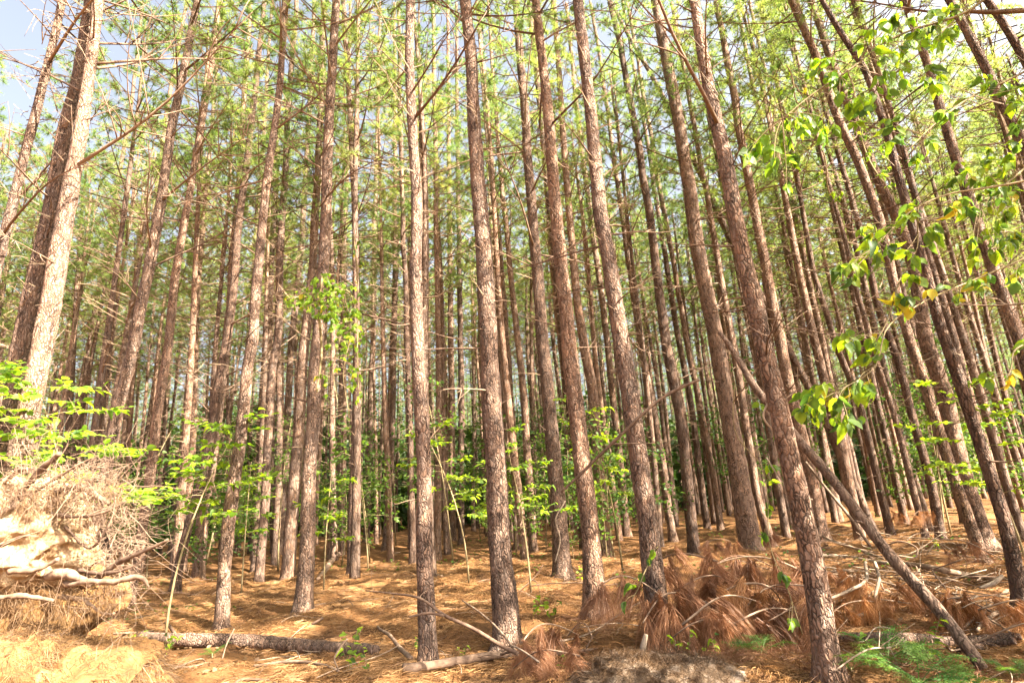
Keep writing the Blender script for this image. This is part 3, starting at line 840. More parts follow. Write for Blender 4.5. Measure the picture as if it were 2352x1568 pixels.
for pts, lab in [
    ([(584, 1528, 7), (640, 1521, 8), (697, 1519, 8), (740, 1524, 7), (778, 1540, 6)], 'dark bowed stick on the floor below the log'),
    ([(553, 1482, 4), (590, 1474, 5), (625, 1473, 5), (652, 1455, 4), (668, 1449, 3)], 'thin curly root lying over the log'),
    ([(510, 1512, 3, 7.), (520, 1480, 3, 7.), (538, 1443, 3, 7.)], 'thin pale twig standing up in front of the log'),
    ([(777, 1536, 3, 6.5), (768, 1512, 4, 6.5), (779, 1490, 4, 6.5), (798, 1466, 3, 6.5)], 'crooked white twig upright in the leafy seedling'),
    ([(690, 1446, 7), (715, 1434, 7), (742, 1418, 6)], 'short brown stick lying just behind the log'),
    ([(590, 1516, 3), (640, 1508, 3), (690, 1506, 3)], 'thin white twig lying between log and bowed stick'),
    ([(533, 1570, 5), (560, 1559, 7), (600, 1562, 7), (640, 1572, 5)], 'grey stick at the bottom edge, left of centre'),
    ([(380, 1428, 6), (400, 1450, 8), (412, 1468, 8)], 'broken grey stub leaning on the left end of the log'),
    ([(250, 1455, 4), (300, 1451, 5), (352, 1449, 5)], 'straight dark stick left of the log'),
    ([(730, 1330, 10), (755, 1300, 13), (778, 1272, 12)], 'mottled grey log end leaning behind the thick vine trunk'),
    ([(1893, 1388, 9), (1926, 1381, 10), (1950, 1380, 7)], 'pale split piece of wood in the stick pile beside the nearest trunk'),
    ([(1866, 1273, 8), (1930, 1276, 9), (2000, 1287, 9), (2039, 1293, 8)], 'long pale limb at the back edge of the stick pile'),
    ([(1898, 1234, 5), (1940, 1250, 6), (1988, 1268, 6), (2030, 1284, 5)], 'slim pale branch above the long pale limb'),
    ([(2070, 1294, 11), (2151, 1307, 14), (2220, 1318, 13), (2290, 1332, 10)], 'dark limb lying right of the leaning pole'),
    ([(1881, 1324, 6), (1932, 1311, 9), (1988, 1315, 9), (2061, 1349, 8)], 'whitish bent limb left of the leaning pole'),
    ([(1988, 1290, 7, 7.9), (1990, 1332, 8, 7.6), (1954, 1355, 7, 7.4), (1898, 1376, 6, 7.2)], 'white hooked branch in the stick pile'),
    ([(2009, 1290, 7, 7.7), (2019, 1329, 8, 7.5), (2011, 1366, 8, 7.4), (2016, 1393, 6, 7.3)], 'white upright crooked branch beside the hooked one'),
    ([(1949, 1419, 7), (1975, 1411, 8), (1998, 1405, 7)], 'short sunlit stick below the white crooked branches'),
    ([(2028, 1307, 4), (2151, 1345, 5), (2236, 1398, 5), (2334, 1462, 5)], 'very long thin rod slanting down to the lower right'),
    ([(2250, 1349, 6, 7.2), (2278, 1340, 11, 7.2), (2303, 1322, 8, 7.2)], 'white antler-shaped piece of wood at the right'),
    ([(2247, 1399, 7), (2292, 1380, 9), (2314, 1355, 7)], 'grey limb below the white antler-shaped wood'),
    ([(2214, 1441, 5), (2234, 1421, 7), (2240, 1406, 6)], 'small white root standing near the right end of the big log'),
    ([(2244, 1447, 6), (2264, 1424, 9), (2292, 1405, 9)], 'pale gnarled root right of the small white root'),
    ([(2040, 1250, 3, 8.5), (2066, 1242, 4, 8.4), (2106, 1258, 4, 8.3), (2106, 1274, 4, 8.2), (2060, 1275, 3, 8.)], 'looping thin branch behind the leaning pole'),
    ([(2157, 1237, 3, 8.), (2202, 1240, 3, 7.9), (2303, 1284, 3, 7.6)], 'thin arching branch in front of the far right trunks'),
]:
    stick(FB, lab, 'branch', pts, M_GREYWOOD if any(w in lab for w in ('white', 'pale', 'sunlit')) else M_DEADWOOD, lift=.045, n=24, wob=.012, rough=.0015, seed=len(lab))  # the sunlit stick takes the paler wood, its light put into the colour
stick('fallen_log', 'long sunlit log lying in the lower right behind the ferns', 'log',
      [(1904, 1464, 18), (2039, 1466, 25), (2120, 1470, 28), (2190, 1474, 26), (2300, 1463, 20), (2345, 1460, 14)], M_BARK, lift=.06, n=70, ns=16, wob=.006, rough=.008)
stick('fallen_log', 'dark short log beneath the right end of the long sunlit log', 'log',
      [(2205, 1494, 18), (2270, 1483, 19), (2330, 1470, 15)], M_BARK, lift=.05, n=40, ns=14, wob=.006, rough=.006)

# the tangle of loose sticks: every stick its own object, meshes shared
ST = []
for k in range(10):
    L = rng.uniform(.7, 1.9); t = np.linspace(0, 1, 12)
    a = rng.normal(size=4) * .12
    P = np.stack([L * (t - .5), L * (a[0] * np.sin(t * 5) + a[1] * t * t), L * .12 * (a[2] * np.sin(t * 6) + .6 * np.sin(t * 3.1))], -1)
    m = MB(); V, T = tubes(P, .006 + .011 * rng.random() * (1 - .7 * t) + .002, 5); m.add(V, T)
    for q in range(rng.integers(0, 5)):
        i = rng.integers(2, 11); d = norm(A([.7, rng.normal(), rng.normal() * .5])); l = rng.uniform(.15, .5); s = np.linspace(0, 1, 6)
        V, T = tubes(P[i] + d * (l * s)[:, None] + rng.normal(size=3) * .15 * (s ** 2)[:, None] * l, .005 * (1 - .7 * s) + .001, 4); m.add(V, T)
    ST.append((m.build('fallen_branch', M_GREYWOOD), m.build('fallen_branch', M_DEADWOOD)))
k = 0
for (x0, x1, y0, y1, n, zmax, lab, grp) in [
    (1860, 2350, 1235, 1410, 110, .38, 'bare tan stick in the tangled pile at the lower right', 'sticks in the tangled pile'),
    (1880, 2350, 1400, 1560, 22, .12, 'loose stick lying low around the big log in the lower right', 'sticks around the lower right log'),
    (1180, 1860, 1330, 1540, 26, .3, 'dead twig among the brown hanging needles', 'twigs among the brown needles'),
    (240, 1150, 1330, 1560, 60, .05, 'small stick lying on the straw of the left and middle floor', 'small sticks on the straw'),
    (500, 2000, 1255, 1330, 26, .05, 'small dead branch lying on the floor between the farther trunks', 'dead branches between farther trunks')]:
    for _ in range(n):
        p = gnd(rng.uniform(x0, x1), rng.uniform(y0, y1)); h = float(hz(p[0], p[1]))
        o = link(FB, ST[k % 10][0 if rng.random() < .5 else 1], None, (p[0], p[1], h + .02 + rng.random() * zmax), label=lab, category='branch', group=grp)
        s = rng.uniform(.4, 1.05) if zmax > .1 else rng.uniform(.25, .7); o.scale = (s, s * .7, s * .7)
        o.rotation_euler = (rng.uniform(-3, 3), rng.uniform(-.3, .3) * min(1, zmax * 4), rng.uniform(0, 6.28)); k += 1

# thin vine on the nearest trunk
stick('climbing_vine', 'thin pale bare vine winding down the nearest large trunk', 'vine',
      [(1730, 770, 4, 5.35), (1764, 850, 4, 5.3), (1769, 915, 5, 5.3), (1756, 960, 5, 5.3), (1775, 985, 4, 5.3), (1812, 1008, 4, 5.3)], M_VINE, n=40, wob=.01)
stick('climbing_vine', 'second thin vine curling over the lower part of the nearest large trunk', 'vine',
      [(1760, 1050, 3, 5.45), (1790, 1095, 4, 5.35), (1825, 1130, 4, 5.3), (1866, 1147, 3, 5.3)], M_VINE, n=30, wob=.01)
stick('climbing_vine', 'thin wavy stem hanging beside the dark shaded pine in the middle', 'vine',
      [(1298, 1150, 3, 8.5), (1280, 1200, 4, 8.5), (1290, 1235, 3, 8.5), (1275, 1290, 3, 8.5)], M_VINE, n=30, wob=.04)

# ------------------------------------------------------------------ brown fallen boughs
BOUGH = []
for k in range(6):
    t = np.linspace(0, 1, 12); L = rng.uniform(.7, 1.1)
    P = np.stack([L * (t - .45), .1 * np.sin(t * 4 + k), .16 * np.sin(np.pi * t) - .05 * t], -1)
    st = mesh('stem', *tubes(P, .011 * (1 - .6 * t) + .002, 5), M_DEADWOOD)
    Bs, Ds = [], []
    for q in range(12):
        i = rng.integers(0, 12); b = P[i] + rng.normal(size=3) * A([.05, .16, .06])
        n = 75
        az = rng.uniform(0, 6.28); lean = A([math.cos(az), math.sin(az), 0]) * rng.uniform(.1, .95)
        Bs.append(b + rng.normal(size=(n, 3)) * .012 + A([0, 0, -1.]) * rng.random((n, 1)) * .12)
        Ds.append(lean + A([0, 0, -.35]) + rng.normal(size=(n, 3)) * .21)
    Bs = np.concatenate(Bs); Ds = np.concatenate(Ds)
    V, T = needles(Bs, Ds, rng.uniform(.2, .34, len(Bs)), .0052, .85, 3)
    BOUGH.append((st, mesh('needles', V, T, M_DEADN, False), mesh('needles', V, T, M_ORANGE, False)))
bl = [
 (1440, 1350, 6.75, 'brown hanging needles left of the leafy-footed near pine'),
 (1565, 1300, 7.3, 'highest brown bough just right of the leafy-footed near pine'),
 (1610, 1345, 7.0, 'brown bough drooping below the highest one'),
 (1560, 1400, 6.7, 'rust brown bough touching the right side of the near pine'),
 (1650, 1405, 6.5, 'wide arch of grey-brown needles in the middle of the heap'),
 (1620, 1450, 6.3, 'lowest brown bough of the heap right of the near pine'),
 (1705, 1300, 7.3, 'sunlit brown bough at the foot of the stout plated pine'),
 (1750, 1305, 7.2, 'brown bough right of the sunlit one at the stout pine'),
 (1725, 1370, 6.9, 'orange brown bough hanging in the shadow below the stout pine'),
 (1790, 1375, 6.8, 'brown bough left of the nearest trunk at knee height'),
 (1760, 1430, 6.5, 'deep rust bough above the small fern'),
 (1815, 1420, 6.5, 'narrow brown bough tucked beside the nearest trunk'),
 (1255, 1462, 6.35, 'dull brown bough above the forked grey branch'),
 (1260, 1515, 5.9, 'brown needles at the bottom edge below the fork'),
 (1640, 1250, 9.5, 'brown sprays behind the heap between two leaning pines'),
 (1775, 1235, 10.5, 'rusty spray of needles behind the stout plated pine'),
 (1900, 1325, 8.0, 'orange bough against the yellowish sunlit pine foot'),
 (1955, 1335, 7.7, 'orange bough under the whitish bent limb'),
 (2030, 1375, 7.5, 'orange bough left of the leaning pole in the stick pile'),
 (1960, 1400, 7.2, 'bright orange needles under the white crooked branches'),
 (2100, 1350, 7.3, 'orange bough crossed by the leaning pole'),
 (2210, 1400, 6.8, 'pale orange needles near the white antler-shaped wood'),
 (2335, 1400, 6.2, 'orange hanging needles at the right edge by the leaning brown pine'),
 (2060, 1185, 13., 'small orange spray in the sun patch behind the stick pile'),
 (2118, 1180, 13.5, 'orange dead spray on the far sunlit floor at the right'),
 (2215, 1260, 9.5, 'brown spray at the foot of the curved pine'),
]
for k, (x, y, Y, lab) in enumerate(bl):
    p = atY(x, y, Y); h = float(hz(p[0], p[1])); z = max(p[2], h + (.22 if 1400 <= x <= 1850 else .14))
    root = thing('dead_pine_bough', (p[0], p[1], z), lab, 'bough')
    root.rotation_euler = (0, rng.uniform(-.25, .25), rng.uniform(-.7, .7) + (3.14 if k % 2 else 0)); s = rng.uniform(.75, 1.1) * (.55 if Y > 9 else (.68 if x > 1850 or x < 1400 else 1)); root.scale = (s, s, s * rng.uniform(.8, 1.15))
    link('stem', BOUGH[k % 6][0], root); link('needles', BOUGH[k % 6][2 if 'orange' in lab else 1], root, kind='stuff')
# low orange needle clutter standing off the floor under the pile
K = 26000
xx = rng.uniform(1180, 2420, K); yv = 1290 + 270 * rng.random(K)
P = A([gnd(a, b) for a, b in zip(xx, yv)])
w = vnoise(np.stack([P[:, 0], P[:, 1], P[:, 0] * 0], -1) * 2.2, 31) > -.1
P = P[w]; c = vnoise(np.stack([P[:, 0], P[:, 1], P[:, 0] * 0], -1) * 3, 32)
B = np.stack([P[:, 0], P[:, 1], hz(P[:, 0], P[:, 1]) + .02 + .1 * np.maximum(c, 0)], -1)
D = np.stack([np.cos(c * 6), np.sin(c * 6), .5 + 0 * c], -1) + rng.normal(size=B.shape) * .45
V, T = needles(B, D, rng.uniform(.12, .24, len(B)), .004, .5, 2)
link('fallen_needles', mesh('fallen_needles', V, T, M_DEADN, False), kind='stuff', label='rust orange fallen needles tangled under the stick pile')

# ------------------------------------------------------------------ upturned root mass on the left
def blob(c, r, seed, amp=.2, fr=2.2, nu=110, nv=70):
    u_ = np.linspace(0, 2 * np.pi, nu, endpoint=False); v_ = np.linspace(0, np.pi, nv)
    U, W = np.meshgrid(u_, v_); S = np.stack([np.cos(U) * np.sin(W), np.sin(U) * np.sin(W), np.cos(W)], -1).reshape(-1, 3)
    Pp = S * r
    cell = np.abs(fbm(Pp * fr * 1.7 + seed, 3, 40)); k_ = 1 + amp * (fbm(Pp * fr + seed, 5, 50) - .9 * cell + .35 * np.round(vnoise(Pp * A([2, 2, 6]) + seed, 60) * 2) * .5)
    k_ = k_ + .03 * fbm(Pp * fr * 6 + seed, 4, 90)
    V = Pp * k_[:, None]
    i, j = np.meshgrid(np.arange(nv - 1), np.arange(nu), indexing='ij'); a = (i * nu + j).ravel(); b = (i * nu + (j + 1) % nu).ravel()
    return V, np.concatenate([np.stack([a, a + nu, b], -1), np.stack([b, a + nu, b + nu], -1)])


rc = atY(40, 1245, 6.6)
base = A([rc[0], rc[1], float(hz(rc[0], rc[1]))])
root = thing('upturned_root_mass', base, 'pale clay root mass of an uprooted tree bristling with roots at the left edge', 'root mass')
V, T = blob(rc, A([.92, .5, .66]), 3.3, .22, 2.4, 260, 150); link('clay', mesh('clay', V + rc - base, T, M_CLAY), root)
V, T = blob(rc, A([.75, .45, .45]), 8.3, .25, 2.); link('dark_soil', mesh('dark_soil', V + rc - base + A([.25, .25, -.62]), T, M_SPOIL), root)
for pts in [
    [(45, 1135, 16, 6.3), (61, 1117, 15, 6.2), (100, 1078, 12, 6.1), (137, 1040, 10, 6.)],
    [(50, 1150, 9, 6.3), (145, 1085, 7, 6.1), (210, 1051, 4, 6.)],
    [(95, 1150, 16, 6.5), (140, 1128, 17, 6.3), (189, 1122, 16, 6.2), (223, 1140, 14, 6.1), (252, 1156, 9, 6.1)],
    [(190, 1345, 15, 6.2), (222, 1328, 13, 6.1), (270, 1295, 13, 6.), (320, 1272, 11, 5.9), (385, 1238, 6, 5.8)],
    [(150, 1340, 17, 6.1), (200, 1336, 14, 6.0), (260, 1338, 12, 5.95), (331, 1331, 8, 5.9), (345, 1352, 4, 5.9)],
    [(-20, 1268, 9, 5.95), (20, 1245, 10, 5.9), (61, 1231, 6, 5.9), (90, 1232, 4, 5.95)],
    [(20, 1312, 12, 5.95), (84, 1306, 12, 5.95), (135, 1283, 7, 5.95)],
    [(-20, 1376, 10, 5.95), (30, 1370, 11, 5.95), (75, 1372, 10, 5.95), (125, 1378, 6, 6.)],
    [(110, 1322, 24, 6.1), (150, 1318, 24, 6.05), (185, 1330, 22, 6.05), (208, 1345, 16, 6.1)],
    [(180, 1310, 10, 6.2), (240, 1320, 8, 6.), (300, 1305, 5, 5.9), (345, 1270, 4, 5.9)],
    [(120, 1180, 10, 6.3), (180, 1190, 7, 6.1), (235, 1180, 5, 6.), (290, 1150, 3, 6.)],
    [(10, 1110, 8, 6.4), (40, 1080, 8, 6.3), (62, 1076, 6, 6.2)],
    [(60, 1140, 12, 6.4), (30, 1160, 12, 6.2), (-20, 1190, 10, 6.1)],
    [(150, 1210, 8, 6.3), (215, 1260, 7, 6.1), (250, 1215, 5, 6.), (265, 1140, 4, 6.)],
    [(130, 1370, 12, 6.2), (200, 1385, 8, 6.1), (240, 1410, 6, 6.1), (262, 1408, 5, 6.)],
]:
    Pp, Rr_ = px_line(pts); C, Rr = smooth_line(Pp, Rr_, 26, .02, len(pts))
    V, T = tubes(C, Rr * (1 + .25 * vnoise(C * 9, 4)), 8); V = V + norm(V - np.repeat(C, 8, 0)) * (.009 * fbm(V * 16, 3))[:, None]
    link('root', mesh('root', V - base, T, M_DEADWOOD), root)
# fine rootlets
K = 620; t = np.linspace(0, 1, 8)
P0 = A([atY(a, b, Yq) for a, b, Yq in zip(np.r_[rng.uniform(20, 250, 420), rng.uniform(185, 300, 200)], np.r_[rng.normal(1130, 30, 420), rng.uniform(1180, 1400, 200)], rng.uniform(6.05, 6.6, K))])
Dd = norm(A([.55, -.25, .15]) + rng.normal(size=(K, 3)) * A([.7, .5, .6])); ln = rng.uniform(.12, .7, K)
Cv = rng.normal(size=(K, 3)) * .45; Cw = rng.normal(size=(K, 3)) * .12
P = P0[:, None] + Dd[:, None] * (ln[:, None] * t)[:, :, None] + Cv[:, None] * (ln[:, None] * t ** 2)[:, :, None] + Cw[:, None] * (ln[:, None] * np.sin(t * 9))[:, :, None]
V, T = tubes(P, rng.uniform(.0015, .0045, K)[:, None] * (1 - .7 * t), 4, False)
link('fine_roots', mesh('fine_roots', V - base, T, M_DEADWOOD, False), root, kind='stuff')
# hanging straw strands
K = 1500
B = A([atY(a, b, c) for a, b, c in zip(rng.uniform(-20, 290, K), np.where(rng.random(K) < .6, rng.uniform(1330, 1410, K), rng.normal(1130, 22, K)), rng.uniform(5.95, 6.3, K))])
V, T = needles(B, A([0.2, 0, -.6]) + rng.normal(size=(K, 3)) * .5, rng.uniform(.08, .25, K), .004, .5, 2)
link('straw_wisps', mesh('straw_wisps', V - base, T, M_STRAW, False), root, kind='stuff')

oc = atY(60, 1550, 6.1); b2 = A([oc[0], oc[1], float(hz(oc[0], oc[1])) - .1])
V, T = blob(oc, A([1.25, .7, .62]), 5.1, .2, 1.8, 300, 150)
o = thing('soil_mound', b2, 'ochre soil mound below the upturned root mass, half covered in straw', 'soil mound', None)
link('soil', mesh('soil', V + A([0, 0, oc[2] - .25 - b2[2]]) + A([oc[0] - b2[0], oc[1] - b2[1], 0]), T, M_SPOIL), o)
V2 = V + A([oc[0], oc[1], oc[2] - .25])
pick = V2[rng.integers(0, len(V2), 30000)]; pick = pick[(pick[:, 1] < oc[1] + .3)]
pick = pick[(vnoise(pick * 2.5, 71) + (pick[:, 0] - oc[0]) * .7) > -.55]
D = norm(pick - A([oc[0], oc[1] + .2, oc[2] - .3])) * .35 + A([.3, 0, -.5]) + rng.normal(size=pick.shape) * .5
V3, T3 = needles(pick[::6], D[::6] + A([0, -.3, .3]), rng.uniform(.08, .2, len(pick[::6])), .0045, .3, 2)
link('pale_straw', mesh('pale_straw', V3 - b2, T3, M_LITTER, False), o, kind='stuff')
V3, T3 = needles(pick, D, rng.uniform(.1, .22, len(pick)), .004, .3, 2)
link('straw_cover', mesh('straw_cover', V3 - b2, T3, M_STRAW, False), o, kind='stuff')

# bank of pale grey spoil at the bottom, right of centre
oc = gnd(1490, 1570) + A([0, -.02, 0]); b2 = A([oc[0], oc[1], float(hz(oc[0], oc[1])) - .1])
V, T = blob(oc, A([.8, .42, .23]), 9.1, .2, 2.6, 220, 110)
o = thing('soil_mound', b2, 'pale grey clod of spoil at the bottom edge below the near pine', 'soil mound', None)
link('soil', mesh('soil', V + A([0, 0, .02]), T, M_CHAR), o)
pick = (V + b2 + A([0, 0, .025]))[rng.integers(0, len(V), 16000)]; pick = pick[(pick[:, 2] > b2[2] + .08) & (vnoise(pick * 3, 72) > -.7)]
D = A([.1, -.2, .3]) + rng.normal(size=pick.shape) * .7
V3, T3 = needles(pick, D, rng.uniform(.08, .24, len(pick)), .0035, .6, 2)
link('straw_cover', mesh('straw_cover', V3 - b2, T3, M_STRAW, False), o, kind='stuff')
V, T = tubes(A([gnd(1478, 1530), gnd(1478, 1530) + A([.02, 0, .1]), gnd(1478, 1530) + A([.06, 0, .2])]), [.03, .03, .018], 9)
g0 = gnd(1478, 1530)
so = link('root_stub', mesh('root_stub', V - g0 + A([0, 0, .08]), T, M_GREYWOOD), None, tuple(g0), label='blunt pale root stub sticking up from the grey spoil', category='root')

# ------------------------------------------------------------------ leaves
LEAFM = {}
for k, m in (('g', M_LEAF), ('b', M_LEAFB), ('y', M_YELLOW)):
    LEAFM[k] = []
    for (wx, curl, tw_, cup) in ((1, .0, 0, 1), (.82, .35, .25, 1.8), (1.1, -.15, -.3, .4), (.9, .6, .1, 2.6), (.72, .1, .5, 1.2)):
        Lv = LEAF_V.copy(); Lv[:, 2] = Lv[:, 2] * cup - curl * Lv[:, 1] ** 2 + tw_ * Lv[:, 0] * Lv[:, 1]; Lv[:, 0] *= wx; Lv[:, 0] += .06 * tw_ * np.sin(Lv[:, 1] * 3)
        LEAFM[k].append(mesh('leaf', Lv, LEAF_T, m))


def put_leaves(parent, base, B, D, Nn, S, kinds):
    if len(B) > 290:                                   # beyond the limit: one mesh for the rest
        S = np.broadcast_to(S, len(B)); i1 = slice(290, None)
        V, T = leaves(B[i1] - base, D[i1], Nn[i1], S[i1]); link('foliage', mesh('foliage', V, T, M_LEAFB), parent, kind='stuff')
        B, D, Nn, S, kinds = B[:290], D[:290], Nn[:290], S[:290], kinds[:290]
    Sd, Dn, N2 = leaf_frames(D, Nn)
    for b, x, y, z, s, k in zip(B - base, Sd, Dn, N2, np.broadcast_to(S, len(B)), kinds):
        o = bpy.data.objects.new('leaf', LEAFM[k][rng.integers(5)]); col.objects.link(o); o.parent = parent
        m = Matrix(((x[0] * s, y[0] * s, z[0] * s, b[0]), (x[1] * s, y[1] * s, z[1] * s, b[1]), (x[2] * s, y[2] * s, z[2] * s, b[2]), (0, 0, 0, 1)))
        o.matrix_local = m


def leafy(name, label, cat, stems, Y, clusters, ls, ybias=0., hang=1., group=None, dens=1.):
    lines = []; allp = []
    for st in stems:
        P, R = px_line([(a, b, w) for a, b, w in st], Y=Y); C, Rr = smooth_line(P, R, 26, .012, len(st)); C[:, 1] += .12 * np.sin(np.linspace(0, 5, 26)); lines.append((C, Rr)); allp.append(C)
    SP = np.concatenate(allp); base = SP[0].copy()
    root = thing(name, base, label, cat, group)
    for C, Rr in lines:
        link('stem', mesh('stem', *tubes(C - base, Rr, 6), M_STEM), root)
    tw = []; tr_ = []; LB, LD, LN, LS, LK = [], [], [], [], []
    t = np.linspace(0, 1, 6)
    for cl in clusters:
        cx, cy, rx, ry, n = cl[:5]; n = int(n * dens); yb = cl[5] if len(cl) > 5 else ybias
        while n > 0:
            g = min(n, rng.integers(3, 7)); n -= g
            a = rng.uniform(0, 6.28); r = math.sqrt(rng.random())
            e = atY(cx + rx * r * math.cos(a), cy + ry * r * math.sin(a), Y + rng.normal() * .18)
            s0 = SP[np.argmin(np.linalg.norm(SP - (e + A([.12, 0, .12])), axis=1))]
            mid = (s0 + e) / 2 + A([0, 0, .04]) + rng.normal(size=3) * .03
            Q = ((1 - t) ** 2)[:, None] * s0 + (2 * t * (1 - t))[:, None] * mid + (t ** 2)[:, None] * e
            tw.append(Q); tr_.append(.0028 * (1 - .6 * t))
            for q in range(g):
                f = 1 - q * rng.uniform(.05, .09) * 1.6 * ls / max(.08, np.linalg.norm(e - s0)) * 1.2; f = max(f, .3)
                b = A([np.interp(f, t, Q[:, c]) for c in range(3)])
                dd = norm(e - s0) * .35 + A([rng.normal() * .55, rng.normal() * .55, -.75 * hang + rng.normal() * .3])
                LB.append(b); LD.append(dd); LN.append(A([rng.normal() * .5, -.8, .6]) + rng.normal(size=3) * .5); LS.append(ls * rng.uniform(.5, 1.25))
                LK.append('y' if rng.random() < yb else ('b' if rng.random() < .6 else 'g'))
    V, T = tubes(A(tw), A(tr_), 4, False)
    link('twigs', mesh('twigs', V - base, T, M_STEM), root, kind='stuff')
    pm = rng.permutation(len(LB)); LB, LD, LN, LS = A(LB)[pm], A(LD)[pm], A(LN)[pm], A(LS)[pm]; LK = [LK[i] for i in pm]
    put_leaves(root, base, LB, LD, LN, LS, LK)
    return root


leafy('leafy_branch', 'arching leafy branch hanging into the picture from the upper right, heart-shaped leaves', 'leafy branch',
      [[(2300, -40, 7), (2250, 0, 6), (2100, 47, 5), (2035, 84, 4), (1963, 150, 4), (1885, 212, 3), (1853, 237, 3), (1780, 300, 2)]], 3.7,
      [(2060, 40, 45, 40, 14), (2150, 60, 45, 45, 18), (2090, 110, 50, 40, 18), (2010, 100, 40, 40, 9), (2060, 150, 40, 40, 13), (2140, 180, 30, 25, 10), (1890, 155, 45, 30, 13), (1905, 200, 40, 30, 9), (1830, 270, 50, 30, 14), (1880, 300, 45, 30, 12), (1780, 322, 40, 30, 14), (1735, 345, 35, 22, 9), (1800, 375, 30, 30, 8), (1800, 435, 15, 12, 3), (1960, 230, 50, 30, 10), (2020, 200, 25, 25, 6), (2180, 20, 40, 25, 8)], .09, dens=2.6)
leafy('leafy_branch', 'second leafy branch below the arching one, thin straight stem from the right edge', 'leafy branch',
      [[(2420, 130, 5), (2352, 160, 5), (2269, 194, 4), (2182, 253, 4), (2135, 294, 3), (2060, 370, 2)]], 3.9,
      [(2270, 190, 40, 20, 8), (2330, 205, 25, 35, 8), (2180, 255, 25, 15, 5), (2100, 325, 45, 25, 7), (2112, 362, 22, 15, 4), (2050, 300, 50, 35, 7), (1990, 260, 40, 30, 6), (2340, 250, 20, 40, 8)], .09, dens=3.)
leafy('leafy_branch', 'leafy branch drooping through the middle right with a few yellowed leaves', 'leafy branch',
      [[(2430, 400, 5), (2352, 410, 5), (2200, 430, 4), (2110, 470, 4), (2010, 560, 3), (1935, 640, 2)], [(2110, 470, 3), (2130, 560, 3), (2080, 640, 3), (1990, 790, 2)]], 3.9,
      [(2090, 490, 30, 40, 10), (2010, 550, 50, 40, 14), (1950, 620, 35, 22, 9), (2080, 610, 45, 40, 7), (2140, 560, 30, 30, 6), (2060, 700, 40, 25, 6, .4), (1985, 800, 40, 30, 12), (1945, 790, 25, 20, 5), (2200, 470, 30, 20, 5, .5)], .088, .05, dens=3.4)
leafy('leafy_branch', 'low leafy branch ending in a bright bunch in front of the nearest trunk crown side', 'leafy branch',
      [[(2430, 560, 5), (2352, 597, 4), (2250, 640, 4), (2130, 692, 3), (2020, 765, 3), (1985, 850, 2), (1900, 905, 2)]], 3.8,
      [(1850, 925, 32, 26, 16), (1900, 950, 48, 28, 18), (1962, 900, 40, 22, 13), (1995, 888, 38, 18, 10), (1940, 965, 35, 22, 10), (1865, 895, 40, 20, 10, .1), (2150, 680, 60, 25, 10, .3), (2235, 640, 40, 22, 8, .5), (2330, 640, 25, 30, 6, .2)], .085, .04, dens=2.2)
leafy('leafy_branch', 'leafy twigs crowding the right edge, larger dark green leaves with one big yellow leaf', 'leafy branch',
      [[(2440, 300, 6), (2370, 380, 5), (2290, 440, 4), (2230, 480, 3)], [(2440, 760, 5), (2352, 800, 4), (2300, 850, 3), (2280, 880, 2)]], 4.6,
      [(2280, 420, 60, 50, 26), (2330, 520, 35, 50, 18), (2240, 470, 40, 30, 10), (2320, 875, 10, 8, 3, 1.), (2275, 870, 15, 10, 4), (2340, 800, 15, 25, 5), (2200, 400, 40, 30, 10), (2300, 350, 50, 30, 20), (2260, 560, 40, 50, 16)], .095, .03, dens=2.8)
leafy('climbing_vine', 'bushy yellow-green vine clump wrapped round the thick brown pine at half height', 'vine',
      [[(728, 900, 5), (733, 784, 6), (738, 700, 6), (745, 640, 5)], [(738, 690, 4), (790, 660, 4), (815, 720, 3), (822, 800, 3), (828, 900, 3)], [(760, 690, 3), (775, 760, 3), (768, 840, 2), (780, 930, 2)], [(790, 670, 3), (800, 750, 2), (792, 850, 2), (806, 960, 2)], [(738, 690, 4), (700, 680, 3), (665, 695, 3)]], 8.55,
      [(740, 685, 48, 50, 60), (785, 690, 50, 50, 50), (700, 690, 50, 24, 30), (672, 688, 30, 14, 9), (795, 750, 38, 55, 40), (815, 800, 26, 60, 16), (735, 650, 40, 28, 14), (765, 800, 40, 60, 12), (745, 860, 18, 60, 8), (820, 880, 16, 60, 7)], .08, .14, dens=4.2)
leafy('climbing_vine', 'small yellow-green vine high on the slim sunlit pine', 'vine',
      [[(820, 700, 4), (818, 620, 4), (816, 545, 3)]], 11.7,
      [(820, 600, 16, 25, 16), (816, 560, 14, 18, 12), (826, 640, 14, 20, 10)], .095, .25)
leafy('climbing_vine', 'dark ivy climbing the twin trunks in the upper right behind the hanging leaves', 'vine',
      [[(2030, 420, 4), (1990, 320, 4), (1960, 230, 3), (1935, 170, 3)]], 8.3,
      [(1955, 230, 12, 35, 30), (1978, 300, 14, 30, 28), (2010, 350, 22, 35, 50), (2035, 410, 22, 30, 30), (1940, 180, 10, 20, 12)], .075, 0)
leafy('climbing_vine', 'light green vine leaves on a thin trunk left of the upper right twigs', 'vine',
      [[(1930, 470, 4), (1900, 400, 3), (1880, 350, 3)], [(1850, 250, 3), (1820, 190, 3), (1800, 160, 3)]], 9.5,
      [(1895, 390, 18, 35, 26), (1920, 450, 18, 30, 22), (1820, 200, 35, 22, 22), (1800, 175, 20, 15, 10)], .09, .1)
leafy('climbing_vine', 'few heart-shaped vine leaves hanging on the leafy-footed near pine', 'vine',
      [[(1512, 1255, 3), (1500, 1290, 3), (1475, 1330, 3), (1445, 1370, 2)]], 6.05,
      [(1500, 1262, 8, 6, 2), (1496, 1285, 8, 6, 2), (1468, 1318, 8, 6, 2), (1450, 1345, 12, 12, 3), (1441, 1375, 8, 8, 2)], .10, 0)
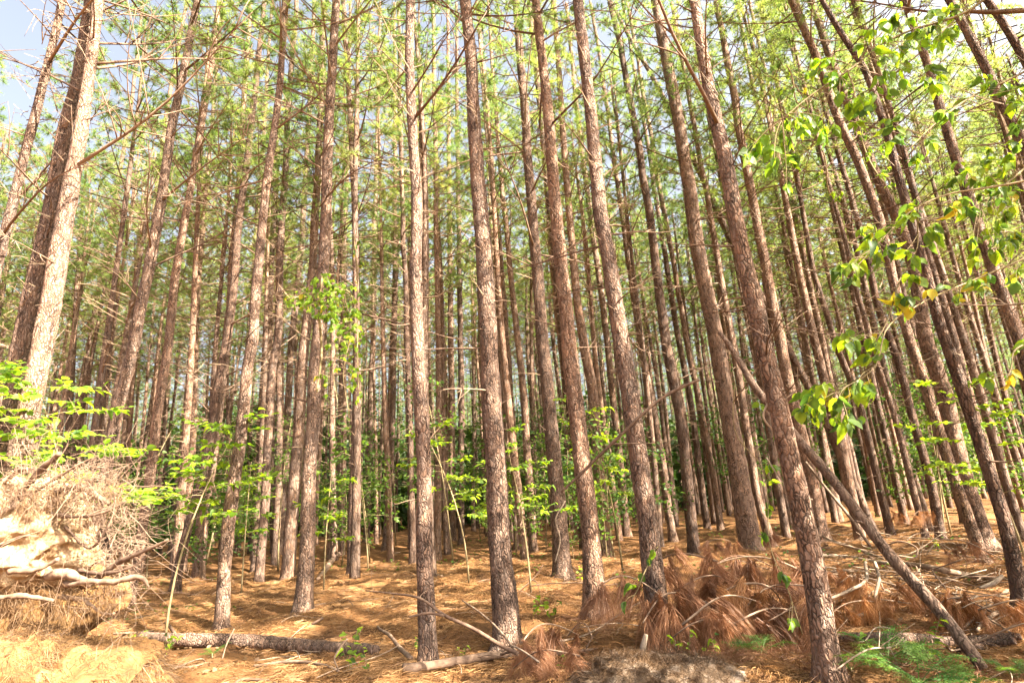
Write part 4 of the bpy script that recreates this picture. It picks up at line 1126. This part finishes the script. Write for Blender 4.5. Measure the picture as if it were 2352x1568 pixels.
leafy('climbing_vine', 'dark green vine leaves strung on a thread beside the nearest trunk', 'vine',
      [[(1688, 880, 2), (1700, 1000, 2), (1762, 1080, 2), (1765, 1170, 2), (1760, 1250, 2), (1800, 1360, 2), (1830, 1450, 2)]], 5.9,
      [(1770, 1000, 12, 14, 5), (1768, 1060, 14, 20, 7), (1766, 1110, 12, 20, 6), (1768, 1180, 14, 18, 6), (1760, 1240, 14, 18, 5), (1795, 1330, 18, 25, 7), (1825, 1420, 15, 25, 7), (1745, 930, 15, 15, 4)], .085, 0)


def sapling_geo(H, R, nb, ls, seed, flat=1., f0=.28):
    r_ = np.random.default_rng(seed); t = np.linspace(0, 1, 9)
    bx, by = r_.normal(size=2) * .15
    St = np.stack([bx * H * t ** 2, by * H * t ** 2, H * t], -1); SR = (.006 + .004 * H) * (1 - .8 * t) + .002
    tw, trr, LB, LD, LN = [], [], [], [], []
    for k in range(nb):
        f = f0 + (1 - f0) * (k + r_.random()) / nb; b = A([np.interp(f, t, St[:, c]) for c in range(3)])
        L = R * (1.05 - .65 * f) * r_.uniform(.6, 1.1); az = k * 2.4 + r_.normal() * .4
        d = A([math.cos(az), math.sin(az), r_.uniform(.0, .35)]); s = np.linspace(0, 1, 6)
        Q = b + d * (L * s)[:, None] + A([0, 0, -.18 * L]) * (s ** 2)[:, None]
        tw.append(Q); trr.append((.003 + .003 * L) * (1 - .7 * s))
        subs = [(Q, L)]
        for q in range(3 + int(L * 3)):
            g = r_.uniform(.3, .95); c0 = A([np.interp(g, s, Q[:, c]) for c in range(3)]); sd_ = r_.choice([-1, 1])
            d2 = norm(d * .7 + np.cross(d, [0, 0, 1]) * sd_ * r_.uniform(.5, 1) + A([0, 0, r_.normal() * .1])); l2 = L * r_.uniform(.25, .5)
            Q2 = c0 + d2 * (l2 * s)[:, None]; tw.append(Q2); trr.append(.002 * (1 - .5 * s)); subs.append((Q2, l2))
        for Qs, l in subs:
            nn = max(3, int(l / ls * 1.7)); dd = norm(Qs[-1] - Qs[0])
            for q in range(nn):
                g = .25 + .75 * q / (nn - 1); c0 = A([np.interp(g, s, Qs[:, c]) for c in range(3)]); sd_ = 1 if q % 2 else -1
                side = norm(np.cross(dd, [0, 0, 1])) * sd_
                LB.append(c0); LD.append(dd * .6 + side * (.8 if q < nn - 1 else .1) + A([0, 0, -.12]) + r_.normal(size=3) * .2); LN.append(A([0, 0, 1.]) + r_.normal(size=3) * .35 * flat)
    return St, SR, A(tw), A(trr), A(LB), A(LD), A(LN)


def sapling(label, x, y, Ybase, H, R, nb, ls, seed, kinds='bbg', f0=.4):
    p = gnd(x, y) if Ybase is None else atY(x, y, Ybase)
    base = A([p[0], p[1], float(hz(p[0], p[1]))])
    St, SR, tw, trr, LB, LD, LN = sapling_geo(H, R, nb, ls, seed, 1.4, f0)
    root = thing('leafy_sapling', base, label, 'sapling')
    link('stem', mesh('stem', *tubes(St, SR, 7), M_STEM), root)
    link('twigs', mesh('twigs', *tubes(tw, trr, 4, False), M_STEM), root, kind='stuff')
    z0 = A([0, 0, 0.])
    S = ls * rng.uniform(.75, 1.25, len(LB)); n = min(len(LB), 290)
    idx = rng.permutation(len(LB)); i1, i2 = idx[:n], idx[n:]
    put_leaves(root, z0, LB[i1], LD[i1], LN[i1], S[i1], [kinds[rng.integers(len(kinds))] for _ in i1])
    if len(i2):
        V, T = leaves(LB[i2], LD[i2], LN[i2], S[i2]); link('foliage', mesh('foliage', V, T, M_LEAFB), root, kind='stuff')


sapling('sapling with flat layers of bright leaves behind the root mass at the left', 190, 1300, 8.0, 3.7, 1.9, 24, .115, 5, f0=.55)
sapling('bright layered sapling just right of the root mass sapling', 395, 1290, 9.2, 3.3, 1.6, 19, .115, 6, f0=.5)
sapling('leafy sapling between the slanting pale pine and the sunlit pair', 560, 1262, 13.5, 2.9, 1.2, 11, .11, 7)
sapling('leafy sapling between the slim central pine and the mossy-footed pine', 1075, 1290, 12.5, 3.2, 1.3, 14, .11, 8)
sapling('dense green sapling right of the mossy-footed pine', 1215, 1290, 10.8, 2.9, 1.1, 14, .10, 9)
sapling('tall leafy sapling left of the leaning pine with the knotty collar', 1425, 1260, 12.5, 3.6, 1.3, 13, .11, 10)
sapling('leafy sapling at the right edge behind the large leaning pine', 2360, 1290, 9.0, 3.3, 1.5, 15, .10, 11)
sapling('leafy sapling behind the cream coloured pine', 745, 1290, 12.5, 2.4, 1.0, 10, .12, 12)

SPL = []
for k in range(5):
    St, SR, tw, trr, LB, LD, LN = sapling_geo([4.2, 5.5, 3.2, 6.2, 2.6][k], [1.6, 2.0, 1.3, 2.1, 1.1][k], [15, 22, 13, 24, 11][k], .10, 40 + k, 3.)
    a = mesh('stem', *tubes(St, SR, 6), M_STEM); V, T = leaves(LB + rng.normal(size=LB.shape) * A([.06, .06, .12]), LD + rng.normal(size=LB.shape) * .3, LN, .10 * rng.uniform(.55, 1.4, len(LB)))
    V2, T2 = tubes(tw, trr, 3, False); SPL.append((a, mesh('foliage', V, T, M_LEAF), mesh('twigs', V2, T2, M_STEM)))
for k in range(70):
    yy_ = 13.5 + 22 * rng.random() ** 1.1
    fx = rng.choice([-.66, -.55, -.5, -.42, -.33, -.2, -.05, .0, .03, .07, .14, .3, .75]) + rng.normal() * .07
    x = fx * yy_
    root = thing('leafy_sapling', (x, yy_, float(hz(x, yy_))), 'green broadleaf sapling growing in the shade between the back rows of pines', 'sapling', 'saplings between the back rows')
    s = rng.uniform(.75, 1.15); root.scale = (s, s, s * rng.uniform(.8, 1.3)); root.rotation_euler = (rng.normal() * .08, rng.normal() * .08, rng.uniform(0, 6.28))
    q = k % 5 if yy_ > 17 else [0, 2, 4][k % 3]
    link('stem', SPL[q][0], root); link('foliage', SPL[q][1], root, kind='stuff'); link('twigs', SPL[q][2], root, kind='stuff')


# ------------------------------------------------------------------ ferns and seedlings
def frond_mesh(L, seed):
    r_ = np.random.default_rng(seed); t = np.linspace(0, 1, 14)
    Pp = np.stack([0 * t + .05 * L * np.sin(t * 3), L * .85 * t, L * (.55 * t - .5 * t * t)], -1)
    m = MB(); V, T = tubes(Pp, .0025 * (1 - .7 * t) + .0006, 4); m.add(V, T)
    Bs, Ds, Ns, Ss = [], [], [], []
    for i in range(15):
        f = .2 + .78 * i / 15; b = A([np.interp(f, t, Pp[:, c]) for c in range(3)])
        pl = L * .36 * math.sin(math.pi * min(1, (1 - f) * 1.15 + .05)) ** .8 * (1.05 - f * .5) + .01
        for sd_ in (-1, 1):
            d = norm(A([sd_ * 1., .5 + r_.normal() * .12, -.15 + r_.normal() * .18])); nq = max(3, int(pl / .019))
            for q in range(nq):
                g = q / nq; c0 = b + d * pl * g; pn = .024 * (1 - .7 * g) * (.4 + pl / .18) + .003
                for s2 in (-1, 1):
                    Bs.append(c0); Ds.append(d * .55 + norm(np.cross(d, [0, 0, 1])) * s2); Ns.append(A([0, 0, 1.]) + r_.normal(size=3) * .45); Ss.append(pn * r_.uniform(.6, 1.3))
            Bs.append(b + d * pl * .9); Ds.append(d); Ns.append(A([0, 0, 1.])); Ss.append(.02)
    Bs, Ds, Ns, Ss = A(Bs), norm(A(Ds)), A(Ns), A(Ss)
    Sd, D_, N2 = leaf_frames(Ds, Ns); s = Ss[:, None]
    V = np.stack([Bs, Bs + D_ * s * .5 + Sd * s * .2, Bs + D_ * s, Bs + D_ * s * .5 - Sd * s * .2], 1).reshape(-1, 3)
    q = np.arange(len(Bs)) * 4; T = np.concatenate([np.stack([q, q + 1, q + 2], -1), np.stack([q, q + 2, q + 3], -1)])
    m.add(V, T); return m.build('frond', M_FERN, smooth=False)


FR = [frond_mesh(.5, k) for k in range(3)]
for (x, y, n, s, lab) in [
    (2110, 1572, 9, 1.15, 'large lacy fern at the bottom edge right of the nearest trunk'),
    (2040, 1520, 7, 1.0, 'tall fern in front of the long sunlit log'),
    (1960, 1562, 6, .8, 'fern touching the right side of the nearest trunk foot'),
    (1755, 1535, 6, .75, 'small bright fern left of the nearest trunk'),
    (1700, 1512, 4, .55, 'tiny fern below the rust brown boughs'),
    (2335, 1545, 5, .7, 'fern at the lower right corner'),
    (2230, 1580, 6, .8, 'fern between the corner and the large lacy one'),
    (487, 1516, 6, .5, 'little fern in front of the fallen log'),
]:
    p = gnd(x, y); b = A([p[0], p[1], float(hz(p[0], p[1])) + .02]); root = thing('fern', b, lab, 'fern')
    for k in range(n):
        o = link('frond', FR[k % 3], root); o.rotation_euler = (rng.uniform(.1, .5), rng.normal() * .15, k * 6.283 / n + rng.normal() * .3); q = s * rng.uniform(.75, 1.15); o.scale = (q, q, q)
    link('stem', mesh('stem', *tubes(A([[0, 0, -.05], [0, 0, .03]]), [.012, .006], 6), M_STEM), root)

for (x, y, H, n, ls, lab) in [
    (800, 1532, .42, 22, .085, 'leafy seedling growing at the right end of the fallen log'),
    (850, 1545, .28, 12, .07, 'smaller seedling beside the one at the log end'),
    (1262, 1412, .36, 16, .11, 'broad-leaved seedling between two middle trunks'),
    (1230, 1400, .22, 8, .10, 'low seedling left of the broad-leaved one'),
    (1335, 1350, .3, 14, .08, 'seedling against the dark and pink trunk'),
    (1585, 1530, .3, 22, .08, 'bright seedling clump right of the grey spoil'),
    (1640, 1520, .2, 12, .07, 'low bright seedling between spoil and small fern'),
    (1290, 1520, .2, 9, .09, 'dark seedling on the end of the forked grey branch'),
    (385, 1500, .22, 9, .08, 'small seedling in the straw left of the little fern'),
    (370, 1535, .3, 8, .08, 'spindly seedling at the lower left'),
    (320, 1480, .3, 7, .08, 'seedling between root mass and log'),
    (2130, 1520, .45, 18, .09, 'leafy seedling standing over the large lacy fern'),
    (2010, 1545, .35, 14, .09, 'dark leafy seedling left of the tall fern'),
    (960, 1470, .2, 7, .06, 'tiny seedling left of the scorched foot'),
    (1065, 1480, .2, 7, .06, 'tiny seedling right of the scorched foot'),
    (1480, 1520, .18, 6, .06, 'tiny seedling at the root stub'),
    (1175, 1330, .25, 9, .08, 'seedling between mossy-footed and dark shaded pines'),
    (910, 1320, .25, 9, .08, 'seedling in the sun patch left of the shadowed thin pine'),
    (2240, 1300, .3, 10, .09, 'seedling at the foot of the curved right pine'),
    (2160, 1275, .3, 10, .09, 'seedling in the sunlit gap behind the stick pile'),
]:
    p = gnd(x, y); b = A([p[0], p[1], float(hz(p[0], p[1]))]); root = thing('seedling', b, lab, 'seedling')
    B, D, Nn = [], [], []; tw = []; t = np.linspace(0, 1, 5)
    for k in range(max(2, n // 5)):
        e = A([rng.normal() * .35 * H, rng.normal() * .35 * H, H * rng.uniform(.6, 1.05)]); Q = A([0, 0, -.02]) + (e + A([0, 0, .02])) * t[:, None] + A([e[0], e[1], 0]) * .3 * (t ** 2 - t)[:, None]; tw.append(Q)
        for q in range(5):
            g = .35 + .65 * q / 4; c0 = A([np.interp(g, t, Q[:, c]) for c in range(3)]); az = rng.uniform(0, 6.28)
            B.append(c0); D.append(A([math.cos(az), math.sin(az), rng.uniform(-.2, .4)])); Nn.append(A([0, -.2, 1.]) + rng.normal(size=3) * .3)
    link('stem', mesh('stem', *tubes(A(tw), np.full((len(tw), 5), .0022), 4, False), M_STEM), root)
    put_leaves(root, A([0, 0, 0.]), A(B), A(D), A(Nn), ls * rng.uniform(.7, 1.2, len(B)), ['g' if rng.random() < .3 else 'b' for _ in B])

# small ground cover in the distance
K = 5000
Yc = 8 + 22 * rng.random(K); Xc = (rng.random(K) * 2 - 1) * Yc * .9
w = vnoise(np.stack([Xc, Yc, Xc * 0], -1) * .55, 81) > .28; Xc, Yc = Xc[w], Yc[w]
B = np.stack([Xc, Yc, hz(Xc, Yc) + rng.random(len(Xc)) * .22], -1)
az = rng.uniform(0, 6.28, len(Xc))
V, T = leaves(B, np.stack([np.cos(az), np.sin(az), rng.normal(size=len(Xc)) * .3], -1), A([0, 0, 1.]) + rng.normal(size=(len(Xc), 3)) * .4, rng.uniform(.05, .11, len(Xc)))
link('ground_cover', mesh('ground_cover', V, T, M_LEAF), kind='stuff', label='scattered low green leaves on the shaded forest floor')

# the low green wall far behind the last trunks
K = 60000
Yc = rng.uniform(44, 90, K); Xc = (rng.random(K) * 2 - 1) * Yc * 1.05
top = 8 + 4. * vnoise(np.stack([Xc, Yc, Xc * 0], -1) * .12, 91)
B = np.stack([Xc, Yc, hz(Xc, Yc) + top * rng.random(K) ** .8], -1)
az = rng.uniform(0, 6.28, K)
V, T = leaves(B, np.stack([np.cos(az), np.sin(az), rng.normal(size=K) * .5], -1), rng.normal(size=(K, 3)), rng.uniform(.5, .95, K))
link('distant_undergrowth', mesh('distant_undergrowth', V, T, M_SHADELEAF), kind='stuff')

# off-frame broadleaf trees added for shade; the nearest bears the upper right twigs
for (x, y, H, k) in ((6.3, 2.4, 8.5, 91), (9.4, 4.6, 9.5, 92), (12.6, 8.3, 10., 94), (15.5, 11., 10.5, 95)):
    St, SR, tw, trr, LB, LD, LN = sapling_geo(H, 2.7, 34, .12, k, 1.5)
    root = thing('shade_broadleaf_tree', (x, y, float(hz(x, y))), 'off-frame broadleaf tree on the right, added for the shade it throws in', 'broadleaf tree', 'off-frame broadleaf trees shading from the right')
    link('trunk', mesh('trunk', *tubes(St, SR * 2, 9), M_BARK_FAR_SHADED), root)
    link('twigs', mesh('twigs', *tubes(tw, trr, 4, False), M_STEM), root, kind='stuff')
    V, T = leaves(LB, LD, LN, .14 * rng.uniform(.7, 1.2, len(LB))); link('foliage', mesh('foliage', V, T, M_LEAF), root, kind='stuff')

# straw drifted against the feet of the nearer trunks
Bs, Ds = [], []
for (bx, by) in MEAS:
    if by > 15: continue
    n = 260; a = rng.uniform(0, 6.28, n); r = .12 + rng.random(n) ** 1.6 * .4
    x = bx + r * np.cos(a); y = by + r * np.sin(a)
    Bs.append(np.stack([x, y, hz(x, y) + .1 * np.exp(-(r - .12) / .12) * rng.random(n)], -1))
    Ds.append(np.stack([np.cos(a) + rng.normal(size=n) * .9, np.sin(a) + rng.normal(size=n) * .9, -.1 + rng.random(n) * .5], -1))
Bs = np.concatenate(Bs); V, T = needles(Bs, np.concatenate(Ds), rng.uniform(.1, .24, len(Bs)), .0045, .5, 2)
link('drifted_straw', mesh('drifted_straw', V, T, M_LITTER, False), kind='stuff', label='dry straw drifted against the feet of the nearer trunks')

# dead broad leaves and bark flakes scattered over the straw
K = 4200
Yc = 4.6 + 11 * rng.random(K) ** 1.4; Xc = (rng.random(K) * 2 - 1) * (Yc + .5)
az = rng.uniform(0, 6.28, K)
B = np.stack([Xc, Yc, hz(Xc, Yc) + .018], -1)
V, T = leaves(B, np.stack([np.cos(az), np.sin(az), rng.normal(size=K) * .35], -1), A([0, 0, 1.]) + rng.normal(size=(K, 3)) * .5, rng.uniform(.025, .075, K))
link('dead_leaves', mesh('dead_leaves', V, T, M_STRAW), kind='stuff', label='small brown dead leaves and bark flakes scattered on the straw')
